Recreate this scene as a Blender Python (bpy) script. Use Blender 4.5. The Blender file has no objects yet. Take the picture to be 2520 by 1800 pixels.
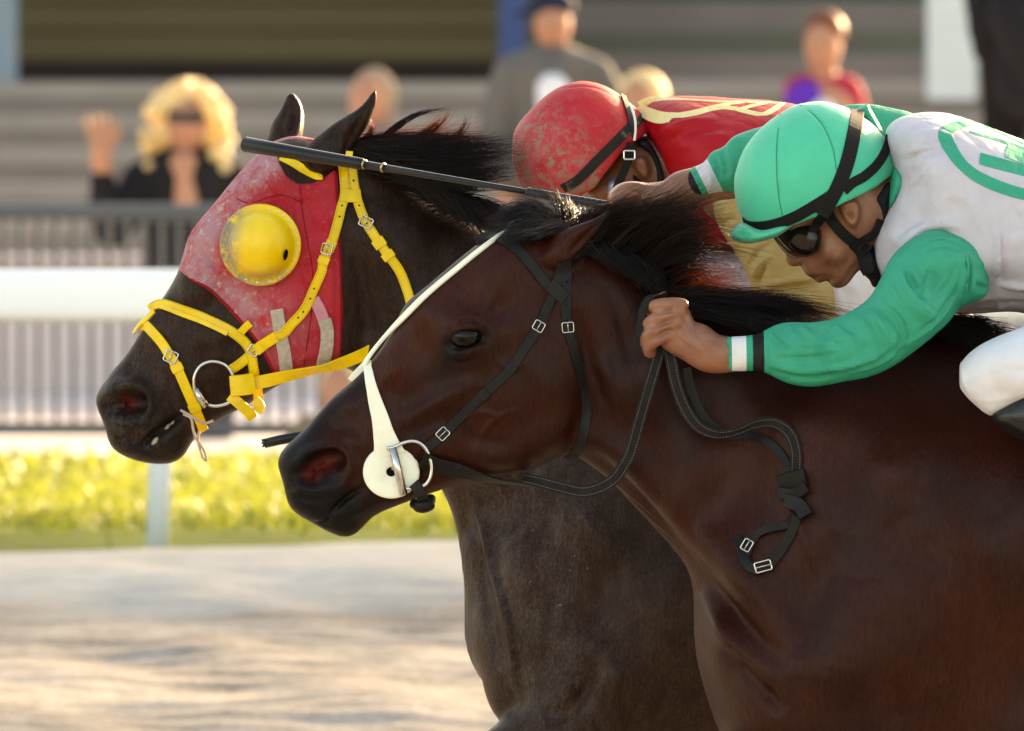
import bpy, math, random
import numpy as np
import openvdb as vdb
from mathutils import Vector
from mathutils.bvhtree import BVHTree

random.seed(7); RNG = np.random.default_rng(11)
SC = bpy.context.scene
COL = SC.collection
R = math.radians

# ------------------------------------------------------------------ camera
FPX, CD, CZ, TILT = 32000.0, 20.0, 2.2, R(2.062)
cam_d = bpy.data.cameras.new('camera'); cam = bpy.data.objects.new('camera', cam_d); COL.objects.link(cam)
cam.location = (0, -CD, CZ); cam.rotation_euler = (R(90) - TILT, 0, 0)
cam_d.sensor_width = 36; cam_d.lens = FPX / 2520 * 36; cam_d.clip_start = 1; cam_d.clip_end = 3000
cam_d.dof.use_dof = True; cam_d.dof.focus_distance = CD + 0.25; cam_d.dof.aperture_fstop = 11.5
SC.camera = cam

# ------------------------------------------------------------------ light
SUN_EL, SUN_AZ = R(15), R(35)                       # low sun behind the horses, to the right
world = bpy.data.worlds.new('World'); SC.world = world; world.use_nodes = True
wn = world.node_tree.nodes; bg = wn['Background']
sky = wn.new('ShaderNodeTexSky'); sky.sky_type = 'NISHITA'; sky.sun_disc = False
sky.sun_elevation = SUN_EL; sky.sun_rotation = SUN_AZ
sky.air_density = 1.0; sky.dust_density = 2.2; sky.ozone_density = 0.6
world.node_tree.links.new(sky.outputs[0], bg.inputs[0]); bg.inputs[1].default_value = 0.14
sun_d = bpy.data.lights.new('sun', 'SUN'); sun_d.energy = 5.0; sun_d.angle = R(0.53); sun_d.color = (1.0, 0.84, 0.62)
sun = bpy.data.objects.new('sun', sun_d); COL.objects.link(sun)
sv = Vector((math.sin(SUN_AZ) * math.cos(SUN_EL), math.cos(SUN_AZ) * math.cos(SUN_EL), math.sin(SUN_EL)))
sun.rotation_euler = sv.to_track_quat('Z', 'Y').to_euler(); sun.location = sv * 100
SC.view_settings.view_transform = 'Standard'; SC.view_settings.look = 'None'
SC.view_settings.gamma = 1; SC.view_settings.exposure = 2.32
SC.view_settings.use_white_balance = True; SC.view_settings.white_balance_temperature = 9000; SC.view_settings.white_balance_tint = 14
SC.view_settings.use_curve_mapping = False
SC.cycles.use_denoising = True; SC.cycles.max_bounces = 6; SC.cycles.adaptive_threshold = 0.01; SC.cycles.sample_clamp_indirect = 4.0
SC.cycles.transparent_max_bounces = 16

# ------------------------------------------------------------------ mapping between the picture and the place
_ct, _st = math.cos(TILT), math.sin(TILT)
def ray(u, v):
    a, b = (u - 1260) / FPX, (900 - v) / FPX
    return np.array([a, _ct + b * _st, -_st + b * _ct])
def P(u, v, y=0.0):
    d = ray(u, v); return np.array([0, -CD, CZ]) + d * ((y + CD) / d[1])
PX = CD / FPX                                          # metres per photo pixel on the near horse's plane
def UV(V):                                             # world -> photo pixel
    V = np.asarray(V, float); x = V[..., 0]; y = V[..., 1] + CD; z = V[..., 2] - CZ
    f = y * _ct - z * _st; up = y * _st + z * _ct
    return np.stack([1260 + FPX * x / f, 900 - FPX * up / f], -1)

def lin(*c):
    if len(c) == 1:
        h = c[0].lstrip('#'); c = [int(h[i:i + 2], 16) / 255 for i in (0, 2, 4)]
    return tuple(x / 12.92 if x <= 0.04045 else ((x + 0.055) / 1.055) ** 2.4 for x in c) + (1,)

# ------------------------------------------------------------------ mesh helpers
def mesh_np(name, V, quads=None, tris=None, smooth=True):
    V = np.asarray(V, np.float32); me = bpy.data.meshes.new(name)
    nq = 0 if quads is None else len(quads); nt = 0 if tris is None else len(tris)
    loops = []
    if nq: loops.append(np.asarray(quads, np.int32).ravel())
    if nt: loops.append(np.asarray(tris, np.int32).ravel())
    L = np.concatenate(loops); st = np.concatenate([np.arange(nq) * 4, nq * 4 + np.arange(nt) * 3]).astype(np.int32)
    me.vertices.add(len(V)); me.vertices.foreach_set('co', V.ravel())
    me.loops.add(len(L)); me.loops.foreach_set('vertex_index', L)
    me.polygons.add(nq + nt); me.polygons.foreach_set('loop_start', st)
    me.update(calc_edges=True); me.validate()
    me.polygons.foreach_set('use_smooth', np.full(nq + nt, smooth, bool))
    return me
def attr(me, name, vals):
    a = me.attributes.get(name) or me.attributes.new(name, 'FLOAT', 'POINT')
    a.data.foreach_set('value', np.asarray(vals, np.float32))
def obj(name, me, m=None, parent=None, **props):
    o = bpy.data.objects.new(name, me); COL.objects.link(o)
    if m is not None and me is not None: me.materials.append(m)
    if parent is not None: o.parent = parent; o.matrix_parent_inverse = parent.matrix_world.inverted()
    for k, val in props.items(): o[k] = val
    return o
def thing(name, label, cat, loc, group=None):
    o = bpy.data.objects.new(name, None); COL.objects.link(o); o.location = loc; o.empty_display_size = 0.1
    o['label'] = label; o['category'] = cat
    if group: o['group'] = group
    bpy.context.view_layer.update()
    return o
def tag(o, label, cat, group=None):
    o['label'] = label; o['category'] = cat
    if group: o['group'] = group
    return o

class MB:                                              # collects small shapes, links them as one mesh
    def __init__(s): s.v = []; s.q = []; s.t = []; s.n = 0; s.flat = False
    def add(s, V, quads=(), tris=()):
        V = np.asarray(V, float).reshape(-1, 3); s.v.append(V)
        for f in quads: s.q.append([i + s.n for i in f])
        for f in tris: s.t.append([i + s.n for i in f])
        s.n += len(V)
    def box(s, lo, hi):
        x0, y0, z0 = lo; x1, y1, z1 = hi
        V = [(x0, y0, z0), (x1, y0, z0), (x1, y1, z0), (x0, y1, z0), (x0, y0, z1), (x1, y0, z1), (x1, y1, z1), (x0, y1, z1)]
        s.add(V, [(0, 3, 2, 1), (4, 5, 6, 7), (0, 1, 5, 4), (1, 2, 6, 5), (2, 3, 7, 6), (3, 0, 4, 7)])
    def tube(s, pts, rad, n=8, closed=False):
        pts = np.asarray(pts, float); m = len(pts); rad = np.broadcast_to(rad, (m,))
        T = np.roll(pts, -1, 0) - np.roll(pts, 1, 0) if closed else np.gradient(pts, axis=0)
        T /= np.linalg.norm(T, axis=1)[:, None] + 1e-12
        ref = np.array([0, -1, 0.02]); A = np.cross(T, ref); bad = np.linalg.norm(A, axis=1) < 0.15
        A[bad] = np.cross(T[bad], [1, 0, 0.1]); A /= np.linalg.norm(A, axis=1)[:, None]; B = np.cross(T, A)
        an = np.arange(n) * 2 * math.pi / n
        V = pts[:, None] + rad[:, None, None] * (np.cos(an)[None, :, None] * A[:, None] + np.sin(an)[None, :, None] * B[:, None])
        Q = []
        for i in range(m if closed else m - 1):
            j = (i + 1) % m
            for k in range(n): Q.append((i * n + k, i * n + (k + 1) % n, j * n + (k + 1) % n, j * n + k))
        V = V.reshape(-1, 3); T3 = []
        if not closed:
            V = np.vstack([V, pts[0], pts[-1]]); a, b = m * n, m * n + 1
            for k in range(n): T3 += [(a, (k + 1) % n, k), (b, (m - 1) * n + k, (m - 1) * n + (k + 1) % n)]
        s.add(V, Q, T3)
    def build(s, name, m=None, parent=None, smooth=True, **props):
        me = mesh_np(name, np.vstack(s.v), s.q if s.q else None, s.t if s.t else None, smooth and not s.flat)
        return obj(name, me, m, parent, **props)

def crom(pts, n=8, closed=False):
    p = np.asarray(pts, float); m = len(p)
    if closed: q = np.vstack([p[-1], p, p[0], p[1]]); segs = m
    else: q = np.vstack([2 * p[0] - p[1], p, 2 * p[-1] - p[-2]]); segs = m - 1
    t = np.linspace(0, 1, n, endpoint=False)[:, None]; out = []
    for i in range(segs):
        a, b, c, d = q[i], q[i + 1], q[i + 2], q[i + 3]
        out.append(0.5 * ((2 * b) + (-a + c) * t + (2 * a - 5 * b + 4 * c - d) * t ** 2 + (-a + 3 * b - 3 * c + d) * t ** 3))
    if not closed: out.append(p[-1:])
    return np.vstack(out)
def resample(p, n):
    p = np.asarray(p, float); d = np.r_[0, np.cumsum(np.linalg.norm(np.diff(p, axis=0), axis=1))]
    t = np.linspace(0, d[-1], n); return np.stack([np.interp(t, d, p[:, k]) for k in range(p.shape[1])], 1)

# ------------------------------------------------------------------ sculpting: fields -> one continuous surface
def smin(a, b, k):
    if k <= 0: return np.minimum(a, b)
    h = np.maximum(k - np.abs(a - b), 0) / k
    return np.minimum(a, b) - h * h * k * 0.25
def poly_sd(px, pz, poly):
    d = np.full(px.shape, 1e9, np.float32); ins = np.zeros(px.shape, bool); n = len(poly)
    for i in range(n):
        ax, az = poly[i]; bx, bz = poly[(i + 1) % n]; ex, ez = bx - ax, bz - az
        L = ex * ex + ez * ez
        if L < 1e-14: continue
        wx, wz = px - ax, pz - az; t = np.clip((wx * ex + wz * ez) / L, 0, 1)
        d = np.minimum(d, (wx - t * ex) ** 2 + (wz - t * ez) ** 2)
        c = (az <= pz) != (bz <= pz)
        if abs(ez) > 1e-12: ins ^= c & (px < ax + (pz - az) * ex / ez)
    d = np.sqrt(d); return np.where(ins, -d, d)
def blur(a, s):
    if s < 0.3: return a
    r = int(3 * s) + 1; k = np.exp(-0.5 * (np.arange(-r, r + 1) / s) ** 2); k /= k.sum()
    for ax in (0, 1):
        pad = [(0, 0), (0, 0)]; pad[ax] = (r, r); b = np.pad(a, pad, mode='edge'); o = np.zeros_like(a)
        for i, w in enumerate(k):
            sl = [slice(None)] * 2; sl[ax] = slice(i, i + a.shape[ax]); o += w * b[tuple(sl)]
        a = o
    return a
def idw(px, pz, pts, vals, e=0.02):
    num = 0; den = 0
    for (x, z), val in zip(pts, vals):
        w = 1.0 / ((px - x) ** 2 + (pz - z) ** 2 + e * e) ** 1.7
        num = num + w * val; den = den + w
    return num / den

class Vol:
    def __init__(s, lo, hi, h):
        s.lo = np.array(lo, float); s.h = h; s.n = np.ceil((np.array(hi) - s.lo) / h).astype(int) + 1
        s.x, s.y, s.z = [(s.lo[i] + np.arange(s.n[i]) * h).astype(np.float32) for i in range(3)]
        s.d = np.full(tuple(s.n), 0.2, np.float32)
    def sl(s, lo, hi):
        a = np.clip(np.floor((np.array(lo) - s.lo) / s.h).astype(int), 0, s.n); b = np.clip(np.ceil((np.array(hi) - s.lo) / s.h).astype(int) + 1, 0, s.n)
        return tuple(slice(i, j) for i, j in zip(a, b))
    def put(s, S, dd, k, cut=False):
        s.d[S] = -smin(-s.d[S], dd, k) if cut else smin(s.d[S], dd, k)
    def grids(s, S): return s.x[S[0]][:, None, None], s.y[S[1]][None, :, None], s.z[S[2]][None, None, :]
    def chain(s, pts, k=0.01, cut=False, sub=0, flat=None):       # pts: (x,y,z,r)
        p = np.asarray(pts, float)
        if sub: p = crom(p, sub)
        for a, b in zip(p[:-1], p[1:]):
            m = max(a[3], b[3]) + k + 3 * s.h
            S = s.sl(np.minimum(a[:3], b[:3]) - m, np.maximum(a[:3], b[:3]) + m)
            X, Y, Z = s.grids(S)
            if X.size == 0 or Y.size == 0 or Z.size == 0: continue
            e = b[:3] - a[:3]; L = float(e @ e) + 1e-12
            t = np.clip(((X - a[0]) * e[0] + (Y - a[1]) * e[1] + (Z - a[2]) * e[2]) / L, 0, 1)
            dd = np.sqrt((X - a[0] - t * e[0]) ** 2 + (Y - a[1] - t * e[1]) ** 2 + (Z - a[2] - t * e[2]) ** 2) - (a[3] + t * (b[3] - a[3]))
            s.put(S, dd.astype(np.float32), k, cut)
    def ball(s, c, r, k=0.01, cut=False, rot=0.0):                 # ellipsoid, rot about Y
        r = np.array(r, float) * np.ones(3); m = r.max() + k + 3 * s.h
        S = s.sl(np.array(c) - m, np.array(c) + m); X, Y, Z = s.grids(S)
        if X.size == 0 or Y.size == 0 or Z.size == 0: return
        co, si = math.cos(rot), math.sin(rot); dx, dz = X - c[0], Z - c[2]
        a, b = (dx * co + dz * si), (-dx * si + dz * co)
        q = np.sqrt((a / r[0]) ** 2 + ((Y - c[1]) / r[1]) ** 2 + (b / r[2]) ** 2)
        q2 = np.sqrt((a / r[0] ** 2) ** 2 + ((Y - c[1]) / r[1] ** 2) ** 2 + (b / r[2] ** 2) ** 2) + 1e-6
        s.put(S, (q * (q - 1) / q2).astype(np.float32), k, cut)
    def inflate(s, outline, ctrl, y=0.0, k=0.01, bl=0.012, cut=False, sub=6, plane=None, ypts=None, dome=None):
        # outline: photo pixels; ctrl: (u, v, half thickness m, rounding px); ypts: (u, v, offset of the mid surface)
        pl = y if plane is None else plane
        poly = np.array([P(u, v, pl)[[0, 2]] for u, v in crom(outline, sub, True)])
        m = k + 4 * s.h; T = max(c[2] for c in ctrl)
        yo = [0] if ypts is None else [c[2] for c in ypts]
        S = s.sl((poly[:, 0].min() - m, y + min(yo) - T - m, poly[:, 1].min() - m), (poly[:, 0].max() + m, y + max(yo) + T + m, poly[:, 1].max() + m))
        X, Y, Z = s.grids(S)
        gx, gz = np.meshgrid(s.x[S[0]], s.z[S[2]], indexing='ij')
        pts = [P(c[0], c[1], pl)[[0, 2]] for c in ctrl]
        Tm = idw(gx, gz, pts, [c[2] for c in ctrl])
        if dome is None:
            Rm = idw(gx, gz, pts, [c[3] * PX for c in ctrl])
            sd = poly_sd(gx, gz, poly); t = -sd / Rm
            q = np.where(t < 0, 2 * t, np.where(t < 1, 1 - (1 - np.clip(t, 0, 1)) ** 2, 1.0))
            q = blur(q, bl / s.h)
        else:
            c = P(dome[0], dome[1], pl)[[0, 2]]; ang = np.arctan2(poly[:, 1] - c[1], poly[:, 0] - c[0]); rr = np.hypot(poly[:, 0] - c[0], poly[:, 1] - c[1])
            o = np.argsort(ang); ang = ang[o]; rr = rr[o]
            ga = np.arctan2(gz - c[1], gx - c[0]); gr = np.hypot(gx - c[0], gz - c[1])
            rho = gr / np.interp(ga, np.r_[ang - 2 * math.pi, ang, ang + 2 * math.pi], np.r_[rr, rr, rr]); q = 1 - rho ** 2
            if len(dome) > 2: q = np.where(q > 0, np.maximum(q, 0) ** dome[2], q)
        q = q * Tm ** 2; y0 = 0
        if ypts is not None: y0 = idw(gx, gz, [P(c[0], c[1], pl)[[0, 2]] for c in ypts], [c[2] for c in ypts])[:, None, :]
        q = q[:, None, :].astype(np.float32)
        dd = ((Y - y - y0) ** 2 - q) / (2 * np.sqrt(np.maximum(q, 0) + 0.02 ** 2))
        s.put(S, dd.astype(np.float32), k, cut)
    def clip(s, outline, y=0.0, sub=1, cut=False, half=None):     # keep (or cut away) what lies inside an outline, right through
        poly = np.array([P(u, v, y)[[0, 2]] for u, v in (crom(outline, sub, True) if sub > 1 else outline)])
        gx, gz = np.meshgrid(s.x, s.z, indexing='ij'); sd = poly_sd(gx, gz, poly)[:, None, :].astype(np.float32)
        if cut:
            sd = -sd
            if half is not None: sd = np.minimum(sd, np.abs(s.y - y)[None, :, None] * 0 + (np.abs(s.y - y)[None, :, None] - half))
        s.d = np.maximum(s.d, sd)
    def mesh(s):
        s.d[[0, -1]] = 0.05; s.d[:, [0, -1]] = 0.05; s.d[:, :, [0, -1]] = 0.05
        g = vdb.FloatGrid(0.2); g.copyFromArray(np.ascontiguousarray(np.clip(s.d, -0.2, 0.2))); g.transform = vdb.createLinearTransform(s.h)
        V, T, Q = g.convertToPolygons(0.0, 0.0)
        V = np.asarray(V, float) + s.lo; Q = np.asarray(Q, np.int64); T = np.asarray(T, np.int64).reshape(-1, 3)
        s.d = None
        a, b, c = V[Q[:, 0]], V[Q[:, 1]], V[Q[:, 2]]
        if np.einsum('ij,ij->i', a, np.cross(b - a, c - a) + 0).sum() + 0 < 0 or np.einsum('ij,ij->i', np.cross(b - a, c - a), (a + c) / 2 - V.mean(0)).sum() < 0:
            Q = Q[:, ::-1]; T = T[:, ::-1]
        return Sculpt(V, Q, T)

class Sculpt:
    def __init__(s, V, Q, T): s.V, s.Q, s.T = V, Q, T; s._n = None
    def normals(s):
        if s._n is None:
            N = np.zeros_like(s.V)
            fn = np.cross(s.V[s.Q[:, 2]] - s.V[s.Q[:, 0]], s.V[s.Q[:, 3]] - s.V[s.Q[:, 1]])
            for k in range(4):
                for c in range(3): N[:, c] += np.bincount(s.Q[:, k], fn[:, c], len(s.V))
            s._n = N / (np.linalg.norm(N, axis=1)[:, None] + 1e-12)
        return s._n
    def dist(s, pts, y, taper=False):
        p = np.array([P(u, v, y)[[0, 2]] for u, v in (crom(pts, 5) if len(pts) > 2 else pts)])
        if len(p) == 1:
            d = np.hypot(s.V[:, 0] - p[0, 0], s.V[:, 2] - p[0, 1]); return (d, np.full(len(d), 0.5)) if taper else d
        d = np.full(len(s.V), 1e9); tt = np.zeros(len(s.V)); n = len(p) - 1
        for i, (a, b) in enumerate(zip(p[:-1], p[1:])):
            e = b - a; L = e @ e + 1e-14; wx, wz = s.V[:, 0] - a[0], s.V[:, 2] - a[1]
            t = np.clip((wx * e[0] + wz * e[1]) / L, 0, 1); q = (wx - t * e[0]) ** 2 + (wz - t * e[1]) ** 2
            c = q < d; d = np.where(c, q, d); tt = np.where(c, (i + t) / n, tt)
        return (np.sqrt(d), tt) if taper else np.sqrt(d)
    def strokes(s, lst, y=0.0, both=True, ymax=None):
        # (polyline px, radius px, amplitude m[, sharp]): push the surface out (+) or in (-)
        N = s.normals(); D = np.zeros(len(s.V)); face = np.abs(N[:, 1]) if both else np.clip(-N[:, 1], 0, 1)
        w0 = np.clip(face * 1.8, 0, 1)
        for st in lst:
            d, t = s.dist(st[0], y, True); d = d / (st[1] * PX); f = np.exp(-d ** 2) if len(st) < 4 else np.exp(-(d ** st[3]))
            if (len(st) < 4 or st[3] < 2) and len(st[0]) > 1: f = f * np.clip(np.minimum(t, 1 - t) / 0.3, 0.0, 1) ** 0.8
            D += st[2] * f
        if ymax is not None: w0 = w0 * (s.V[:, 1] < ymax)
        s.V = s.V + N * (D * w0)[:, None]; s._n = None
        return s
    def near(s, pts, r, y=0.0, p=2):
        return np.exp(-(s.dist(pts, y) / (r * PX)) ** p)
    def smooth(s, it=2):
        E = np.vstack([s.Q[:, [0, 1]], s.Q[:, [1, 2]], s.Q[:, [2, 3]], s.Q[:, [3, 0]]]); n = len(s.V)
        cnt = np.bincount(E[:, 0], minlength=n) + np.bincount(E[:, 1], minlength=n)
        for _ in range(it):
            A = np.stack([np.bincount(E[:, 0], s.V[E[:, 1], c], n) + np.bincount(E[:, 1], s.V[E[:, 0], c], n) for c in range(3)], 1) / np.maximum(cnt, 1)[:, None]
            s.V = 0.5 * s.V + 0.5 * A
        s._n = None; return s
    def me(s, name): return mesh_np(name, s.V, s.Q, s.T if len(s.T) else None)
    def bvh(s):
        if getattr(s, '_b', None) is None: s._b = BVHTree.FromPolygons(s.V.tolist(), s.Q.tolist() + s.T.tolist())
        return s._b

def hit(bvhs, u, v):
    d = Vector(ray(u, v)).normalized(); o = Vector((0, -CD, CZ)); best = None
    for b in bvhs:
        h = b.ray_cast(o, d)
        if h[0] is not None and (best is None or h[3] < best[2]): best = (h[0], h[1], h[3])
    return best

def ribbon(mb, C, N, w, th, seg=3):                    # strap: centre line, normals, half width per point, thickness
    C = np.asarray(C, float); N = np.asarray(N, float); n = len(C); w = np.broadcast_to(w, (n,))
    T = np.gradient(C, axis=0); T /= np.linalg.norm(T, axis=1)[:, None] + 1e-12
    N = N - (N * T).sum(1)[:, None] * T; N /= np.linalg.norm(N, axis=1)[:, None] + 1e-12
    S = np.cross(T, N)
    prof = [(-1, 0), (-0.99, 0.75), (-0.93, 1), (0, 1.03), (0.93, 1), (0.99, 0.75), (1, 0), (0.9, -0.25), (-0.9, -0.25)]
    m = len(prof); V = np.zeros((n, m, 3))
    for k, (a, b) in enumerate(prof): V[:, k] = C + S * (a * w)[:, None] + N * (b * th)
    Q = [(i * m + k, i * m + (k + 1) % m, (i + 1) * m + (k + 1) % m, (i + 1) * m + k) for i in range(n - 1) for k in range(m)]
    T3 = []
    V = V.reshape(-1, 3); c0, c1 = len(V), len(V) + 1; V = np.vstack([V, C[0] + N[0] * th * .5, C[-1] + N[-1] * th * .5])
    for k in range(m): T3 += [(c0, (k + 1) % m, k), (c1, (n - 1) * m + k, (n - 1) * m + (k + 1) % m)]
    mb.add(V, Q, T3); mb.flat = True

def strap(path, w, bvhs, y=0.0, th=0.0022, off=0.001, smooth=6, step=9, mb=None, wmul=None, hold=True):
    # path: (u, v) laid on the surface it runs over; w: half width in photo pixels
    p = crom(path, 8) if len(path) > 2 else np.array(path, float)
    L = np.linalg.norm(np.diff(p[:, :2], axis=0), axis=1).sum(); n = max(6, int(L / step))
    p = resample(p, n); C = []; N = []; last = None
    for q in p:
        h = hit(bvhs, q[0], q[1])
        if h is None or (last is not None and hold and abs(h[0].y - last[0].y) > 0.12):
            yy = last[0].y if last is not None else y
            C.append(P(q[0], q[1], yy)); N.append(np.array(last[1]) if last is not None else np.array([0., -1., 0.]))
        else:
            last = h; C.append(np.array(h[0])); N.append(np.array(h[1]))
    C = np.array(C); N = np.array(N, float)
    for _ in range(smooth):
        N[1:-1] = 0.25 * N[:-2] + 0.5 * N[1:-1] + 0.25 * N[2:]; yv = C[:, 1].copy()
        yv[1:-1] = np.minimum(C[1:-1, 1] + 0.0008, 0.25 * C[:-2, 1] + 0.5 * C[1:-1, 1] + 0.25 * C[2:, 1])
        C[:, 1] = yv
    N[:, 1] -= 0.15; N /= np.linalg.norm(N, axis=1)[:, None]
    C = C + N * off
    ww = np.full(n, w * PX, float)
    if wmul is not None: ww = ww * np.interp(np.linspace(0, 1, n), np.linspace(0, 1, len(wmul)), wmul)
    b = mb or MB(); ribbon(b, C, N, ww, th)
    return b, C, N

def free_strap(pts, w, mb=None, th=0.0022, nrm=None, step=8):   # pts: (u, v, y[, twist]) hanging free
    p = crom(np.array([tuple(q[:3]) for q in pts], float), 8); L = np.linalg.norm(np.diff(p[:, :2], axis=0), axis=1).sum(); n = max(8, int(L / step))
    tw = crom(np.array([[q[3] if len(q) > 3 else 0, 0] for q in pts], float), 8)[:, :1]
    p = resample(np.hstack([p, tw]), n)
    C = np.array([P(q[0], q[1], q[2]) for q in p]); T = np.gradient(C, axis=0); T /= np.linalg.norm(T, axis=1)[:, None]
    N0 = np.tile(np.array(nrm if nrm is not None else (0, -1, 0), float), (n, 1)); N0 -= (N0 * T).sum(1)[:, None] * T; N0 /= np.linalg.norm(N0, axis=1)[:, None] + 1e-9
    B = np.cross(T, N0); a = np.radians(p[:, 3])[:, None]; N = N0 * np.cos(a) + B * np.sin(a)
    b = mb or MB(); ribbon(b, C, N, np.broadcast_to(w, (n,)) * PX, th)
    return b, C, N

def buckle(c, n, ang, w, h, rad=0.0011, prong=True):   # wire frame with a tongue; c world, n normal, ang in the picture plane
    mb = MB(); c = np.array(c, float); n = np.array(n, float); n /= np.linalg.norm(n)
    ex = np.array([math.cos(ang), 0, math.sin(ang)]); ex -= n * (ex @ n); ex /= np.linalg.norm(ex); ez = np.cross(n, ex)
    w *= PX; h *= PX; r = min(w, h) * 0.3; pts = []
    for sx, sz, a0 in ((1, 1, 0), (-1, 1, 90), (-1, -1, 180), (1, -1, 270)):
        for a in (0, 30, 60, 90):
            t = R(a0 + a); pts.append(c + ex * (sx * (w - r) + r * math.cos(t)) + ez * (sz * (h - r) + r * math.sin(t)))
    mb.tube(np.array(pts), rad, 8, True)
    if prong: mb.tube(np.array([c - ex * w, c + n * 0.001, c + ex * w * 1.05 + n * 0.0012]), rad * 0.8, 6)
    return mb

def strands(guides, n, r0, seg=9, jit=(10, 10, 0.01), tipj=2.0, seed=1, clump=0, curl=0.0, lo=(0.55, 1.0)):
    # guides: list of polylines (u, v, y); hair is spread between neighbouring guides
    rg = np.random.default_rng(seed); G = [resample(crom(np.array(g, float), 6), seg) for g in guides]; V = []; Q = []; base = 0
    nc = clump or 0; cl = [(rg.uniform(0, max(len(G) - 1, 1e-6)), rg.normal(0, 1, 3)) for _ in range(nc)]
    for i in range(n):
        if nc:
            g, off = cl[rg.integers(nc)]; g = np.clip(g + rg.normal(0, 0.06), 0, len(G) - 1)
        else: g = rg.uniform(0, max(len(G) - 1, 1e-6)); off = np.zeros(3)
        a = min(int(g), len(G) - 1); b = min(a + 1, len(G) - 1); f = g - int(g)
        p = G[a] * (1 - f) + G[b] * f; t = np.linspace(0, 1, seg)[:, None]
        j = rg.normal(0, 1, 3) * np.array(jit); j2 = rg.normal(0, 1, 3) * np.array(jit) * tipj
        p = p + j * (1 - t) + (j2 + (off * np.array(jit) * tipj * 1.2 if nc else 0)) * t ** 1.5
        if curl: p[:, :2] += curl * t * np.stack([np.sin(t[:, 0] * 6 + rg.uniform(0, 6)), np.cos(t[:, 0] * 5 + rg.uniform(0, 6))], 1) * rg.uniform(0.2, 1)
        Ln = rg.uniform(*lo); p = resample(p[: max(3, int(round(seg * Ln)))], seg)
        W = np.array([P(*q) for q in p]); T = np.gradient(W, axis=0); T /= np.linalg.norm(T, axis=1)[:, None] + 1e-9
        A = np.cross(T, [0.1, -1, 0.2]); A /= np.linalg.norm(A, axis=1)[:, None] + 1e-9; B = np.cross(T, A)
        rr = r0 * rg.uniform(0.6, 1.3) * (1 - 0.85 * np.linspace(0, 1, seg) ** 1.5)
        for k in range(3):
            an = k * 2.0944; V.append(W + rr[:, None] * (math.cos(an) * A + math.sin(an) * B))
        for k in range(3):
            k2 = (k + 1) % 3; s0 = base + k * seg; s1 = base + k2 * seg
            ar = np.arange(seg - 1); Q.append(np.stack([s0 + ar, s1 + ar, s1 + ar + 1, s0 + ar + 1], 1))
        base += 3 * seg
    return mesh_np('hair', np.vstack(V), np.vstack(Q))

# ------------------------------------------------------------------ materials
def newmat(name):
    m = bpy.data.materials.new(name); m.use_nodes = True; nt = m.node_tree
    return m, nt, nt.nodes['Principled BSDF']
def ND(nt, typ, **kw):
    n = nt.nodes.new(typ)
    for k, val in kw.items():
        if k.startswith('i_'): n.inputs[int(k[2:]) if k[2:].isdigit() else k[2:]].default_value = val
        else: setattr(n, k, val)
    return n
def noise(nt, scale, detail=4, rough=0.6, vec=None, stretch=None, coord='Object'):
    tc = ND(nt, 'ShaderNodeTexCoord'); src = tc.outputs[coord]
    if stretch is not None:
        mp = ND(nt, 'ShaderNodeMapping'); mp.inputs['Scale'].default_value = stretch; nt.links.new(src, mp.inputs[0]); src = mp.outputs[0]
    n = ND(nt, 'ShaderNodeTexNoise'); n.inputs['Scale'].default_value = scale; n.inputs['Detail'].default_value = detail; n.inputs['Roughness'].default_value = rough
    nt.links.new(src, n.inputs['Vector']); return n.outputs['Fac']
def ramp(nt, src, stops, interp='LINEAR'):
    r = ND(nt, 'ShaderNodeValToRGB'); e = r.color_ramp.elements; r.color_ramp.interpolation = interp
    while len(e) < len(stops): e.new(0.5)
    for el, (p, c) in zip(e, stops): el.position = p; el.color = c if len(c) == 4 else tuple(c) + (1,)
    nt.links.new(src, r.inputs[0]); return r.outputs[0]
def mix(nt, fac, a, b, typ='MIX'):
    m = ND(nt, 'ShaderNodeMix', data_type='RGBA', blend_type=typ)
    for inp, val in ((0, fac), (6, a), (7, b)):
        if isinstance(val, (int, float, tuple)): m.inputs[inp].default_value = val
        else: nt.links.new(val, m.inputs[inp])
    return m.outputs[2]
def bump(nt, bs, src, dist, strength=1.0):
    b = ND(nt, 'ShaderNodeBump'); b.inputs['Distance'].default_value = dist; b.inputs['Strength'].default_value = strength
    nt.links.new(src, b.inputs['Height'])
    if bs.inputs['Normal'].is_linked: nt.links.new(bs.inputs['Normal'].links[0].from_socket, b.inputs['Normal'])
    nt.links.new(b.outputs[0], bs.inputs['Normal'])
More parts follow.
